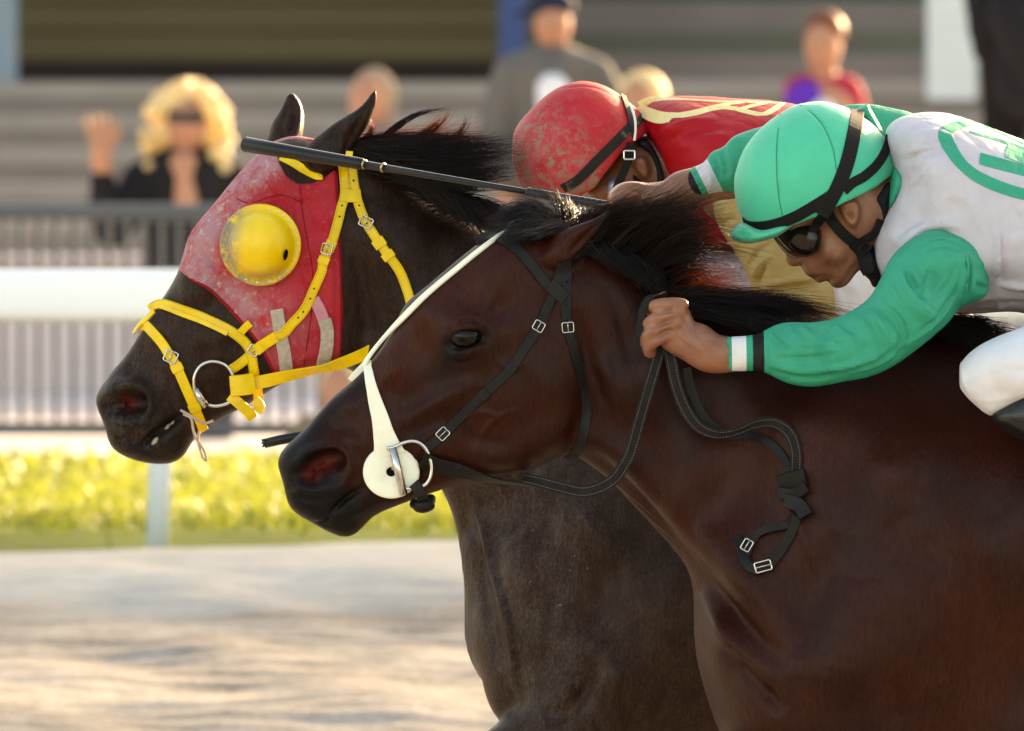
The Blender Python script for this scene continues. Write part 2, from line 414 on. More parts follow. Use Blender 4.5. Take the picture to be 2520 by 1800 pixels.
def simple(name, col, rough=0.5, spec=0.5, var=0.12, scale=30, bmp=0.0, bscale=200, metal=0.0, sheen=0.0, trans=None, coat=0.0, dirt=None, stretch=None):
    m, nt, bs = newmat(name); c = col if len(col) == 4 else tuple(col) + (1,)
    f = noise(nt, scale, 5, 0.65, stretch=stretch)
    d = tuple(x * (1 - var) for x in c[:3]) + (1,); l = tuple(min(1, x * (1 + var)) for x in c[:3]) + (1,)
    cs = ramp(nt, f, [(0.3, d), (0.7, l)])
    if dirt:                                            # (colour, scale, threshold, amount)
        df = noise(nt, dirt[1], 8, 0.72); k = ramp(nt, df, [(dirt[2], (0, 0, 0)), (dirt[2] + 0.08, (dirt[3],) * 3)])
        cs = mix(nt, k, cs, dirt[0] if len(dirt[0]) == 4 else tuple(dirt[0]) + (1,))
    nt.links.new(cs, bs.inputs['Base Color']); bs.inputs['Roughness'].default_value = rough
    bs.inputs['Specular IOR Level'].default_value = spec; bs.inputs['Metallic'].default_value = metal
    if sheen: bs.inputs['Sheen Weight'].default_value = sheen
    if coat: bs.inputs['Coat Weight'].default_value = coat; bs.inputs['Coat Roughness'].default_value = 0.15
    if bmp: bump(nt, bs, noise(nt, bscale, 3, 0.6, stretch=stretch), bmp)
    if trans:                                           # thin cloth: lets light through
        out = nt.nodes['Material Output']; tr = ND(nt, 'ShaderNodeBsdfTranslucent'); nt.links.new(cs, tr.inputs[0])
        mx = ND(nt, 'ShaderNodeMixShader'); mx.inputs[0].default_value = trans
        nt.links.new(bs.outputs[0], mx.inputs[1]); nt.links.new(tr.outputs[0], mx.inputs[2]); nt.links.new(mx.outputs[0], out.inputs[0])
    return m
# ================================================================== the place: track, verge, rail, apron, stand
def Z(v, D): return P(1260, v, D - CD)[2]
def X(u, D): return P(u, 900, D - CD)[0]
PROF = [(4, -.02), (20, 0), (24, .15), (28.6, .33), (33.2, .50), (34.2, .52), (43, .345), (48.2, .19), (49.2, .02), (53, -.12), (60, -.1)]
def gz(D): return np.interp(D, [p[0] for p in PROF], [p[1] for p in PROF])
def strip(name, D0, D1, m, nD, nX=70, half=14, rough=None, kind='structure', dz=0.0):
    D = np.linspace(D0, D1, nD); xs = np.linspace(-half, half, nX); gx, gd = np.meshgrid(xs, D, indexing='ij')
    z = gz(gd) + dz
    if rough: z = z + rough(gx, gd)
    V = np.stack([gx, gd - CD, z], -1).reshape(-1, 3); Q = [(i * nD + k, (i + 1) * nD + k, (i + 1) * nD + k + 1, i * nD + k + 1) for i in range(nX - 1) for k in range(nD - 1)]
    return obj(name, mesh_np(name, V, Q), m, None, kind=kind)
def fbm(seed, n=26, f0=1.0, f1=14.0, ax=1.0):
    rg = np.random.default_rng(seed); fr = np.exp(rg.uniform(math.log(f0), math.log(f1), n)); an = rg.uniform(0, 2 * math.pi, n); ph = rg.uniform(0, 6.28, n)
    return lambda x, y: sum(np.sin(x * f * math.cos(a) * ax + y * f * math.sin(a) + p) / f ** 0.9 for f, a, p in zip(fr, an, ph)) / n ** 0.5
# whole ground to the horizon
mg = simple('far_ground', lin('#8f8578'), .95, .1, .2, .4)
me = mesh_np('ground', [(-900, -300, -.6), (900, -300, -.6), (900, 1400, -.6), (-900, 1400, -.6)], [(0, 1, 2, 3)]); obj('ground', me, mg, None, kind='structure')
m, nt, bs = newmat('track_dirt')
c = ramp(nt, noise(nt, 2.2, 6, .65, stretch=(.7, 1, 1)), [(.3, lin('#7c7670')), (.7, lin('#a49e97'))]); c = mix(nt, .55, c, ramp(nt, noise(nt, 8, 6, .75, stretch=(1, 1, 1)), [(.34, (.4, .4, .41)), (.66, (1.45, 1.42, 1.38))]), 'MULTIPLY')
A = ND(nt, 'ShaderNodeAttribute', attribute_name='sand').outputs['Fac']; c = mix(nt, A, c, ramp(nt, noise(nt, 6, 5, .7), [(.3, lin('#a8a7a2')), (.7, lin('#c6c2ba'))]))
nt.links.new(c, bs.inputs['Base Color']); bs.inputs['Roughness'].default_value = .95; bs.inputs['Specular IOR Level'].default_value = .15
bump(nt, bs, noise(nt, 28, 6, .7), .010, .6); M_DIRT = m
fb_ = fbm(9, 40, 3, 12, 1.0); el_ = fbm(41, 24, 1.5, 11)
fa = fbm(3, 60, 4, 24, 1.0)
def harrow(x, d): return (.13 * np.clip((33.9 - d) * .9, .3, 1) * fa(x, d) - .14 * np.clip(d - 33.55 + np.clip(1.5 * el_(x, 0 * d), -.7, .6), 0, 1) + .012 * fb_(x, d)) + .006 * np.sin(d * 42 + 1.2 * np.sin(x * 2.1) + 2 * np.sin(x * .7)) * np.clip((33 - d), 0, 1)
trk = strip('dirt_track', 26.8, 34.6, m, 220, 330, 7, harrow)
co = np.array([v.co for v in trk.data.vertices]); dd_ = co[:, 1] + CD + .5 * fbm(17, 30, 1.2, 8)(co[:, 0], co[:, 1]); attr(trk.data, 'sand', np.clip((dd_ - 31.9) / .9, 0, 1) * .85)
strip('dirt_track_near', 4, 26.9, m, 40, 40, 14, None, dz=-.026); bpy.data.objects['dirt_track_near'].name = 'track_foreground'
m = simple('sand_edge', lin('#b9b6b0'), .95, .1, .25, 8, bmp=.02, bscale=30)
fb_ = fbm(9, 40, 4, 22, .5)
#strip('sand_margin', 31.9, 33.9, m, 60, 200, 7, lambda x, d: .016 + .03 * np.clip(fb_(x, d), -.35, 2) * np.clip((d - 31.9) * 1.2, 0, 1) - .05 * np.clip(32.35 - d, 0, 1))
m = simple('verge_soil', lin('#5f6b2a'), .95, .1, .3, 3); strip('grass_verge', 32.9, 43.3, m, 40, 40, 14, None, dz=-.026)
m, nt, bs = newmat('apron_concrete'); c = ramp(nt, noise(nt, 1.3, 5, .6), [(.3, lin('#b5a9a6')), (.7, lin('#cfc6c4'))]); nt.links.new(c, bs.inputs['Base Color']); bs.inputs['Roughness'].default_value = .85
strip('apron', 43.2, 60.5, m, 60, 30, 30, None)
# grass
def grass():
    rg = np.random.default_rng(5); n = 64000; D = 32.7 + rg.beta(1.0, 1.3, n) * 10.3; pt = fbm(33, 30, .8, 5, .5); x = rg.uniform(-4.6, 4.6, n); hh = rg.uniform(.02, .06, n) * (1 + .5 * np.exp(-((D - 34.2) / .5) ** 2)); w = rg.uniform(.004, .009, n) * 1.3
    edge = np.clip(1.9 * fbm(21, 30, 1.2, 9)(x, D * .3), -.95, .9); keep = (D > 33.7 + edge) & (pt(x, D) + .25 * rg.normal(0, 1, n) > -.45); D, x, hh, w = D[keep], x[keep], hh[keep], w[keep]; n = len(D)
    a = rg.uniform(0, 6.28, n); ln = rg.normal(0, .035, (n, 2)); b = np.stack([x, D - CD, gz(D) + np.where(D < 34.3, np.clip(harrow(x, D), -.026, .05), 0)], 1); s = np.stack([np.cos(a) * w, np.sin(a) * w, 0 * a], 1)
    mid = b + np.stack([ln[:, 0] * .35, ln[:, 1] * .35, hh * .6], 1); tip = b + np.stack([ln[:, 0], ln[:, 1], hh], 1)
    V = np.stack([b - s, b + s, mid + s * .7, mid - s * .7, tip], 1).reshape(-1, 3); i = np.arange(n)[:, None] * 5
    me = mesh_np('grass', V, i + np.array([[0, 1, 2, 3]]), i + np.array([[3, 2, 4]]), False)
    m, nt, bs = newmat('grass_blade'); c = ramp(nt, noise(nt, 1.3, 6, .75, stretch=(.22, 1.8, 1)), [(.38, lin('#34521e')), (.7, lin('#6f8030'))]); nt.links.new(c, bs.inputs['Base Color']); bs.inputs['Roughness'].default_value = .5
    tr = ND(nt, 'ShaderNodeBsdfTranslucent'); tr.inputs[0].default_value = lin('#8e9438'); mx = ND(nt, 'ShaderNodeMixShader'); mx.inputs[0].default_value = .42
    nt.links.new(bs.outputs[0], mx.inputs[1]); nt.links.new(tr.outputs[0], mx.inputs[2]); nt.links.new(mx.outputs[0], nt.nodes['Material Output'].inputs[0])
    o = obj('grass', me, m, None, kind='stuff'); o['label'] = 'sunlit yellow green grass verge under the white rail'
grass()
# ------------------------------------------------------------------ running rail
M_PVC = simple('white_pvc', lin('#eeeeee'), .35, .5, .03, 4)
DR = 34.0; z0, z1 = Z(790, DR), Z(661, DR); zc_ = (z0 + z1) / 2; hz = (z1 - z0) / 2
rail = thing('running_rail', 'broad white plastic running rail along the track behind the horses', 'rail', (0, DR - CD, gz(DR)))
mb = MB(); prof = [(.045 * abs(math.cos(t)) ** .6 * np.sign(math.cos(t)), hz * abs(math.sin(t)) ** .6 * np.sign(math.sin(t))) for t in np.arange(20) * math.pi / 10]
xs = np.linspace(-9, 9, 40); V = [(x, DR - CD + a, zc_ + b + .0025 * math.sin(x * 1.3)) for x in xs for a, b in prof]
mb.add(V, [(i * 20 + k, i * 20 + (k + 1) % 20, (i + 1) * 20 + (k + 1) % 20, (i + 1) * 20 + k) for i in range(39) for k in range(20)]); mb.build('beam', M_PVC, rail)
M_POST = simple('rail_post_metal', lin('#cfd9e0'), .45, .5, .06, 6)
for u0 in (-4200, -1900, 398, 2700, 5000):
    xt = X(u0, DR); mb = MB(); mb.tube([(xt + .004, DR - CD + .10, z0 + .02), (xt, DR - CD + .14, z0 - .06), (xt - .004, DR - CD + .13, (z0 + gz(DR)) / 2), (xt - .016, DR - CD + .10, gz(DR) - .05)], .031, 14); mb.build('post', M_POST, rail)
# ------------------------------------------------------------------ picket fence of the apron
DF = 48.0; zt, zb = Z(504, DF), Z(1072, DF); M_FEN = simple('fence_grey', lin('#4a4d51'), .5, .5, .08, 10)
fen = thing('picket_fence', 'grey metal picket fence between the apron and the grass', 'fence', (0, DF - CD, gz(DF)))
mb = MB(); mb.tube([(x, DF - CD, zt - .028) for x in np.linspace(-6, 6, 8)], .03, 10); mb.build('top_rail', M_FEN, fen)
mb = MB(); mb.box((-6, DF - CD - .02, zb), (6, DF - CD + .02, zb + .05)); mb.build('bottom_rail', M_FEN, fen, False)
mb = MB(); mb.box((-.0105, -.0105, zb + .052), (.0105, .0105, zt - .03)); pk = None
for i in range(-90, 94):
    xx = i * .0635 * 1.02
    if pk is None: pk = mb.build('picket', M_FEN, fen, False); pk.location = (xx - fen.location.x, DF - CD - fen.location.y, 0) if False else (xx, DF - CD, 0)
    else:
        o = pk.copy(); COL.objects.link(o); o.location = (xx, DF - CD, 0)
for xx in (-2.9, 1.1):
    mb = MB(); mb.box((xx - .03, DF - CD + .03, zb - .1), (xx + .03, DF - CD + .09, zt - .03)); mb.build('fence_post', M_FEN, fen, False)
# ------------------------------------------------------------------ terrace steps and grandstand
M_STEP = simple('step_concrete', lin('#8d7f78'), .9, .1, .12, 1.5); M_NOSE = simple('step_nosing', lin('#a2958c'), .85, .1, .1, 2)
ter = thing('terrace', 'wide grey concrete terrace steps in front of the grandstand', 'terrace', (0, 60.5 - CD, -.1))
vs = [640, 548, 460, 372, 288, 207]; Dd = np.linspace(60.5, 68.5, len(vs)); last = -.15
for i, (v_, D_) in enumerate(zip(vs, Dd)):
    z_ = Z(v_, D_); mb = MB(); mb.box((-30, D_ - CD, -.2), (30, D_ + 1.0 - CD - .003, z_)); st = mb.build('step', M_STEP if i else simple('pale_pink_wall', lin('#cdbcb8'), .85, .1, .08, 1), ter, False)
    mb = MB(); mb.box((-30, D_ - CD - .012, z_ - .07), (30, D_ - CD - .001, z_ + .003)); mb.build('nosing', M_NOSE, st, False)
gs = thing('grandstand', 'dark olive grandstand front with wide boards in shade', 'grandstand', (0, 76 - CD, 0))
M_OL = simple('olive_board', lin('#5b5038'), .8, .2, .15, 1.2, stretch=(.2, 1, 1)); M_OL2 = simple('olive_dark_board', lin('#4e4631'), .8, .2, .15, 1.2); M_BR = simple('dark_brown_plinth', lin('#2f2320'), .8, .2, .2, 1)
DW = 70.4; zq = Z(150, DW); mb = MB(); mb.box((-40, DW - CD, -.2), (X(1330, DW), DW + .4 - CD, zq)); mb.build('plinth', M_BR, gs, False)
mb = MB(); mb.box((X(1335, 70), 69.6 - CD, -.2), (40, 75.9 - CD, Z(204, 69.4) - .02)); mb.build('top_terrace', M_STEP, gs, False)
for k in range(7):
    za = zq + k * .16 + .004; mb = MB(); mb.box((-40, DW + .05 - CD + .01 * (k % 2), za), (X(1330, DW), DW + .3 - CD, za + .146)); mb.build('board', M_OL, gs, False)
mb = MB(); mb.box((X(1330, 76) + .01, 77 - CD, -.2), (40, 77.4 - CD, 4)); mb.build('side_wall', simple('grey_olive_wall', lin('#55564a'), .85, .15, .15, 1), gs, False)
for k, (va, vb) in enumerate(((8, 52), (78, 120), (140, 178))):
    mb = MB(); mb.box((X(1380, 74.5 - k), 74.5 - k - CD, -.2), (30, 75.3 - k - CD, Z(va, 74.5 - k))); mb.build('seating_tier', (M_STEP, simple('olive_grey_tier', lin('#6f6c5e'), .9, .1, .1, 1), M_STEP)[k % 3], gs, False)
mb = MB(); mb.box((-40, DW + .42 - CD, -.2), (X(1330, DW), DW + .6 - CD, 4.2)); mb.build('back_wall', M_BR, gs, False)
mb = MB(); mb.box((-40, 78 - CD, 1.8), (40, 92 - CD, 6.6)); mb.build('upper_floor', M_OL2, gs, False)
for za, zb_ in ((16.85, 18.12), (18.68, 19.6)):  # unseen slabs, added at heights that cast shade bands across the track
    mb = MB(); mb.box((-60, 85 - CD, za), (60, 85.1 - CD, zb_)); mb.build('shade_beam', M_STEP, gs, False)
for xx in (-28, -14, 14, 28):
    mb = MB(); mb.box((xx - .2, 85.2 - CD, 6.5), (xx + .2, 85.8 - CD, 19.4)); mb.build('column', M_STEP, gs, False)
def post(name, label, u0, u1, vb, D, col):
    mb = MB(); mb.box((X(u0, D), D - CD, Z(vb, D) - .02), (X(u1, D), D - CD + .16, 4.2)); return tag(mb.build(name, simple(name + '_paint', col, .5, .4, .06, 3), None, False), label, 'post')
post('steel_post', 'blue grey steel post at the left edge of the terrace', -40, 42, 205, 69.2, lin('#7c8c98'))
post('blue_post', 'blue painted post behind the man in the dark cap', 1228, 1296, 200, 69.6, lin('#2b4477'))
post('white_post', 'thick white post beside the dark figure at the right', 2282, 2402, 236, 67.5, lin('#d4d8d6'))
# ------------------------------------------------------------------ spectators
SK = skin_bg = simple('spectator_skin', lin('#a9775f'), .6, .3, .08, 8)
def figure(label, u, vtop, D, skinm, parts, hair=None, extra=None, zg=None, h=0.012):
    # a standing person: body (skin) in one piece, clothes and hair as children; measures in metres below the crown
    c = P(u, vtop, D - CD); x0, y0, z0 = c; zg = gz(D) if zg is None else zg
    root = thing('person', label, 'person', (x0, y0, zg), 'spectators behind the rail'); Hh = z0 - zg
    def vol(f, name, m, hh=h):
        v = Vol((x0 - .55, y0 - .4, max(zg - .02, z0 - 1.9)), (x0 + .55, y0 + .4, z0 + .12), hh); f(lambda dx, dy, dz, r: (x0 + dx, y0 + dy, z0 - dz, r), v); return obj(name, v.mesh().smooth(1).me(name), m, root)
    vol(parts, 'body', skinm)
    for nm, f, m_ in (extra or []): vol(f, nm, m_)
    return root
def stand(arms=None, lean=0):
    def f(q, v):
        v.ball(q(0, 0, .14, 0)[:3], (.078, .095, .118), .02); v.chain([q(0, .02, .2, .055), q(0, .03, .3, .06)], .02); v.chain([q(-.02, -.09, .14, .016), q(-.01, -.1, .165, .02)], .01)
        v.chain([q(0, .03, .42, .15), q(0, .03, .9, .14)], .05)
        for s in (-1, 1): v.chain([q(s * .09, .03, .9, .085), q(s * .1, .02, 1.25, .06), q(s * .1, .04, 1.62, .045)], .03); v.chain([q(s * .1, .0, 1.64, .04), q(s * .1, -.1, 1.66, .03)], .02)
        for a in (arms or [[(-.18, .03, .36, .055), (-.24, .03, .62, .045), (-.2, -.1, .85, .035), (-.18, -.16, .9, .035)], [(.18, .03, .36, .055), (.24, .03, .62, .045), (.2, -.1, .85, .035), (.18, -.16, .9, .035)]]): v.chain([q(*p) for p in a], .02, sub=3)
    return f
def coatf(arms=None, length=.95, wd=1.0):
    def f(q, v):
        v.chain([q(0, .03, .38, .165 * wd), q(0, .03, length, .17 * wd)], .05); v.chain([q(-.13 * wd, .03, .34, .075), q(.13 * wd, .03, .34, .075)], .05)
        for a in (arms or [[(-.18, .03, .36, .07), (-.25, .03, .62, .06), (-.2, -.1, .82, .05)], [(.18, .03, .36, .07), (.25, .03, .62, .06), (.2, -.1, .82, .05)]]): v.chain([q(*p) for p in a], .03, sub=3)
    return f
def legsf(q, v):
    for s in (-1, 1): v.chain([q(s * .09, .03, .88, .11), q(s * .1, .02, 1.25, .08), q(s * .1, .04, 1.6, .07)], .04)
M_BLK = simple('black_wool', lin('#17161a'), .85, .2, .2, 10); M_BLOND = simple('blond_hair', lin('#e6cf9c'), .5, .4, .3, 40, trans=.32, bmp=.012, bscale=45); M_GREYC = simple('grey_jacket', lin('#5d5a57'), .85, .2, .15, 10); M_WHT = simple('white_shirt', lin('#d5d6dc'), .8, .2, .1, 10)
M_DENIM = simple('dark_trousers', lin('#33333b'), .85, .2, .15, 10); M_GLASS = simple('dark_glasses', lin('#100c0b'), .15, .6, .1, 20)
up = [[(-.18, .03, .38, .055), (-.29, -.03, .55, .045), (-.325, -.1, .32, .035), (-.335, -.12, .23, .034)], [(.18, .03, .36, .055), (.26, .03, .6, .045), (.15, -.12, .75, .035)]]
def womanbody(q, v):
    stand(up)(q, v)
    for k in range(4): v.chain([q(-.365 + .026 * k, -.12, .20, .014), q(-.395 + .038 * k, -.13, .095 + .014 * abs(k - 1.5), .012)], .006)
    v.chain([q(-.30, -.12, .23, .015), q(-.255, -.13, .165, .012)], .006); v.chain([q(-.01, -.07, .3, .06), q(0, -.105, .44, .05)], .02)
def womanhair(q, v):
    rg = np.random.default_rng(4)
    for _ in range(170):
        a = rg.uniform(-.35, 3.49); rr = rg.uniform(.12, .165); dz = .16 - math.sin(a) * rr * 1.02 + (rg.uniform(0, .17) if math.sin(a) < .35 else 0); v.ball(q(math.cos(a) * rr * rg.uniform(.85, 1.02), rg.uniform(-.05, .12), dz, 0)[:3], rg.uniform(.018, .034), .012)
    v.ball(q(0, .06, .14, 0)[:3], (.13, .09, .13), .02); return
    v.ball(q(0, .05, .14, 0)[:3], (.155, .12, .15), .03); v.chain([q(-.125, .0, .15, .05), q(-.14, -.02, .26, .05), q(-.11, -.02, .36, .045)], .03); v.chain([q(.125, .0, .15, .05), q(.14, -.02, .26, .052), q(.12, -.02, .34, .05)], .03); v.chain([q(-.1, -.05, .06, .045), q(.1, -.05, .06, .045)], .03)
figure('blond woman in black coat and dark glasses waving behind the fence', 460, 216, 50.5, SK, womanbody, extra=[('hair', womanhair, M_BLOND), ('coat', coatf([[(-.18, .03, .36, .075), (-.29, -.03, .55, .065), (-.325, -.1, .36, .05)], [(.18, .03, .36, .075), (.27, .03, .6, .065), (.15, -.1, .74, .05)]]), M_BLK), ('trousers', legsf, M_DENIM),
    ('sunglasses', lambda q, v: v.chain([q(-.055, -.085, .115, .024), q(.055, -.085, .115, .024)], .005), M_GLASS)], zg=-.13)
def baldhair(q, v): v.ball(q(.01, .04, .11, 0)[:3], (.092, .09, .115), .01)
M_GREYH = simple('grey_hair', lin('#a28f7c'), .5, .4, .15, 40, trans=.35)
figure('grey haired person facing the track behind the far horse ears', 905, 166, 54, SK, stand(), extra=[('hair', lambda q, v: (v.ball(q(.025, .05, .12, 0)[:3], (.098, .085, .12), .01), v.chain([q(.075, .03, .16, .035), q(.07, .03, .24, .035)], .02)), M_GREYH), ('jacket', coatf(), simple('stone_jacket', lin('#7b736e'), .85, .2, .1, 8)), ('trousers', legsf, M_DENIM)], zg=-.25)
figure('man in grey jacket and dark cap turned to the left', 1360, -25, 55, SK, stand(), extra=[('cap', lambda q, v: (v.ball(q(0, .02, .07, 0)[:3], (.1, .105, .075), .01), v.chain([q(-.08, -.02, .095, .018), q(-.16, -.04, .105, .012)], .01)), simple('navy_cap', lin('#1c2236'), .85, .2)), ('jacket', coatf([[(-.17, .03, .36, .085), (-.24, .03, .62, .07), (-.18, -.12, .8, .055)], [(.18, .03, .37, .085), (.27, .05, .6, .075), (.2, -.05, .85, .055)]]), M_GREYC), ('shirt', lambda q, v: v.chain([q(.0, -.12, .42, .07), q(.02, -.13, .7, .07)], .02), M_WHT), ('trousers', legsf, M_DENIM)], zg=-.05)
figure('fair haired person partly hidden by the red helmet', 1570, 178, 53, SK, stand(), extra=[('hair', lambda q, v: v.ball(q(.02, .04, .1, 0)[:3], (.105, .1, .11), .01), M_BLOND), ('jacket', coatf(), M_GREYC), ('trousers', legsf, M_DENIM)], zg=-.25)
M_GING = simple('auburn_hair', lin('#7a3f1c'), .5, .4, .15, 40, trans=.3)
figure('red haired boy in purple and red top before the steps', 2025, 30, 55, SK, stand([[(-.12, .03, .38, .04), (-.15, .03, .6, .035), (-.12, -.1, .85, .03)], [(.12, .03, .38, .04), (.17, .03, .6, .035), (.13, -.1, .85, .03)]]), extra=[('hair', lambda q, v: v.ball(q(.01, .03, .085, 0)[:3], (.09, .1, .095), .01), M_GING), ('jacket', coatf([[(.12, .03, .37, .06), (.17, .03, .6, .055), (.13, -.1, .8, .05)]], .95, .72), simple('red_jersey', lin('#a3203a'), .8, .2, .1, 6)), ('sleeve', lambda q, v: v.chain([q(-.075, -.05, .37, .085), q(-.12, -.07, .55, .09), q(-.12, -.1, .8, .07)], .03), simple('purple_sleeve', lin('#5a2aa0'), .8, .2, .1, 6)), ('shirt', lambda q, v: v.chain([q(.0, -.14, .42, .055), q(.02, -.15, .7, .06)], .02), M_WHT), ('trousers', legsf, M_DENIM)], zg=-.1)
figure('dark dressed figure standing at the right edge beside the white post', 2530, -420, 53, SK, stand([[(-.16, .03, .36, .05), (-.2, .05, .62, .045), (-.17, .05, .85, .035)], [(.18, .03, .36, .05), (.24, .03, .62, .045), (.2, -.1, .85, .035)]]), extra=[('hair', baldhair, M_BLK), ('coat', coatf([[(-.15, .03, .36, .07), (-.19, .05, .62, .065), (-.17, .05, .9, .055)], [(.18, .03, .36, .07), (.25, .03, .62, .06), (.2, -.1, .82, .05)]], 1.05), M_BLK), ('trousers', legsf, simple('black_trousers', lin('#1a1716'), .9, .1)), ('bag', lambda q, v: v.chain([q(-.08, -.14, .75, .09), q(.06, -.14, 1.0, .1)], .03), M_BLK)], zg=.45)
figure('crouching fair haired person low behind the rail by the near muzzle', 838, 884, 46.6, SK, lambda q, v: (v.ball(q(0, 0, .125, 0)[:3], (.075, .095, .115), .02), v.chain([q(0, .03, .25, .05), q(0, .05, .5, .08)], .03)), extra=[('hair', lambda q, v: v.ball(q(.02, .03, .1, 0)[:3], (.1, .1, .11), .01), M_BLOND), ('jacket', lambda q, v: v.chain([q(-.1, .03, .3, .1), q(-.12, .03, .55, .12)], .04) or v.chain([q(.05, .03, .32, .1), q(.05, .03, .55, .12)], .04), simple('brown_jacket', lin('#7a6552'), .85, .2, .15, 10))], zg=.2)
# ================================================================== horses: coat
def coat(name, brown, brown2, black, dust=0.0):
    m, nt, bs = newmat(name)
    A = lambda n: ND(nt, 'ShaderNodeAttribute', attribute_name=n).outputs['Fac']
    f = noise(nt, 5, 4, 0.6); c = ramp(nt, f, [(0.3, brown), (0.72, brown2)])
    f2 = noise(nt, 190, 5, 0.8, stretch=(1, 1, 0.28)); c = mix(nt, 0.8, c, ramp(nt, f2, [(0.25, (0.12, 0.12, 0.12)), (0.75, (2.1, 2.0, 1.9))]), 'MULTIPLY')
    c = mix(nt, A('blk'), c, black)
    if dust:
        k = noise(nt, 40, 6, 0.75, stretch=(1, 1, .45)); k2 = noise(nt, 300, 4, 0.75, stretch=(1, 1, .5))
        km = ND(nt, 'ShaderNodeMath', operation='MULTIPLY'); nt.links.new(k, km.inputs[0]); nt.links.new(k2, km.inputs[1])
        dz = ramp(nt, km.outputs[0], [(0.2, (0, 0, 0)), (0.42, (dust,) * 3)]); dz = mix(nt, A('dirt'), (0, 0, 0, 1), dz)
        c = mix(nt, dz, c, lin('#86766a'))
        fl = noise(nt, 105, 8, 0.82); fr = ramp(nt, fl, [(0.635, (0, 0, 0)), (0.655, (0.75,) * 3)]); fr = mix(nt, A('fleck'), (0, 0, 0, 1), fr)
        c = mix(nt, fr, c, lin('#b9ab98'))
    c = mix(nt, A('pink'), c, lin('#571c15'))
    nt.links.new(c, bs.inputs['Base Color']); bs.inputs['Specular IOR Level'].default_value = 0.13
    rr = ramp(nt, noise(nt, 9, 4, 0.6), [(0.3, (0.33,) * 3), (0.7, (0.5,) * 3)]); nt.links.new(rr, bs.inputs['Roughness'])
    bs.inputs['Sheen Weight'].default_value = 0.0; bs.inputs['Sheen Roughness'].default_value = 0.4
    bs.inputs['Sheen Tint'].default_value = (0.8, 0.7, 0.65, 1)
    bump(nt, bs, noise(nt, 260, 4, 0.75, stretch=(1, 1, 0.3)), 0.0012, 0.9)
    bump(nt, bs, noise(nt, 38, 3, 0.5), 0.0016, 0.6)
    return m
M_BAY = coat('bay_coat', lin('#1f0904'), lin('#371407'), lin('#0e0b0a'))
M_DARK = coat('dark_dusty_coat', lin('#1d100a'), lin('#2d1a11'), lin('#0f0b0a'), dust=0.26)
M_EYE = simple('eye_gloss', lin('#090504'), 0.03, 0.2, 0.2, 60)
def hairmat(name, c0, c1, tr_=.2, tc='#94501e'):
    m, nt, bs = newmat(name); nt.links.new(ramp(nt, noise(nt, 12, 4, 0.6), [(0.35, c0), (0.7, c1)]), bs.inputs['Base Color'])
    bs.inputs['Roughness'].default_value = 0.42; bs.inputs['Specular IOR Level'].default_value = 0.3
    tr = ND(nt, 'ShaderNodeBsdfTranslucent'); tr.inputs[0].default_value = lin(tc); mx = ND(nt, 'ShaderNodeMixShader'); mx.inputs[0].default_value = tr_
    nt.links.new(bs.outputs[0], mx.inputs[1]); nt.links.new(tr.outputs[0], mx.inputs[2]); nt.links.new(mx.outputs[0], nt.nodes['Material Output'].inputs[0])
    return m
M_MANE2 = hairmat('sunlit_mane_tint', lin('#2a160c'), lin('#4a2612'), .45, '#c07a34')  # golden glow of backlit strands put into the hair colours
M_MANE = hairmat('mane_hair', lin('#080606'), lin('#150d0a'))

# ================================================================== near horse
NEAR_OUT = [(1440, 572), (1500, 598), (1570, 646), (1640, 700), (1720, 742), (1850, 765), (2000, 776), (2200, 792), (2400, 806), (2600, 815), (2800, 830),
    (2800, 2080), (2500, 2060), (2250, 2040), (2000, 1990), (1860, 1910), (1790, 1840), (1752, 1760), (1724, 1670), (1708, 1590), (1706, 1500), (1702, 1430), (1680, 1383),
    (1603, 1294), (1539, 1225), (1496, 1180), (1440, 1140), (1400, 1112), (1372, 1124), (1345, 1146), (1305, 1160), (1240, 1170), (1164, 1183), (1104, 1205), (1064, 1217), (1003, 1240), (959, 1257), (930, 1269),
    (910, 1278), (900, 1294), (892, 1312), (878, 1327), (861, 1335), (843, 1333), (823, 1325), (808, 1315), (794, 1309), (776, 1300), (765, 1290), (748, 1283), (724, 1272),
    (710, 1260), (699, 1243), (695, 1225), (697, 1208), (698, 1193), (690, 1180), (681, 1163), (674, 1147), (672, 1130), (680, 1112), (697, 1095), (719, 1078), (755, 1042), (814, 975), (870, 930), (917, 880),
    (955, 826), (975, 790), (984, 758), (998, 738), (1036, 713), (1087, 669), (1147, 619), (1194, 586), (1260, 556), (1330, 548), (1390, 556)]
NEAR_T = [(700, 1130, .042, 38), (780, 1150, .058, 46), (735, 1240, .045, 42), (790, 1280, .040, 34), (850, 1300, .034, 34), (885, 1215, .047, 44), (800, 1010, .034, 40), (900, 950, .038, 42),
    (950, 1060, .052, 60), (1000, 1200, .034, 46), (1000, 850, .052, 62), (1080, 1080, .062, 70), (1080, 1180, .045, 50), (1147, 829, .094, 95), (1100, 690, .074, 78), (1230, 640, .078, 84), (1250, 950, .086, 85), (1150, 950, .076, 80),
    (1250, 1120, .070, 62), (1340, 1080, .074, 62), (1330, 900, .088, 90), (1400, 600, .058, 62), (1380, 750, .082, 90), (1500, 800, .080, 130), (1450, 1050, .066, 95), (1600, 950, .096, 160), (1700, 1200, .115, 170),
    (1680, 770, .058, 115), (1600, 1200, .085, 110), (1900, 850, .085, 160), (1850, 1400, .165, 175), (1750, 1450, .12, 110), (2000, 1100, .175, 230), (2200, 1500, .245, 260), (1760, 1600, .15, 125), (1900, 1700, .19, 170),
    (2300, 900, .13, 210), (2250, 1200, .225, 300), (2600, 1300, .27, 380), (2700, 900, .15, 260), (2600, 1900, .24, 300), (2150, 1900, .21, 220)]
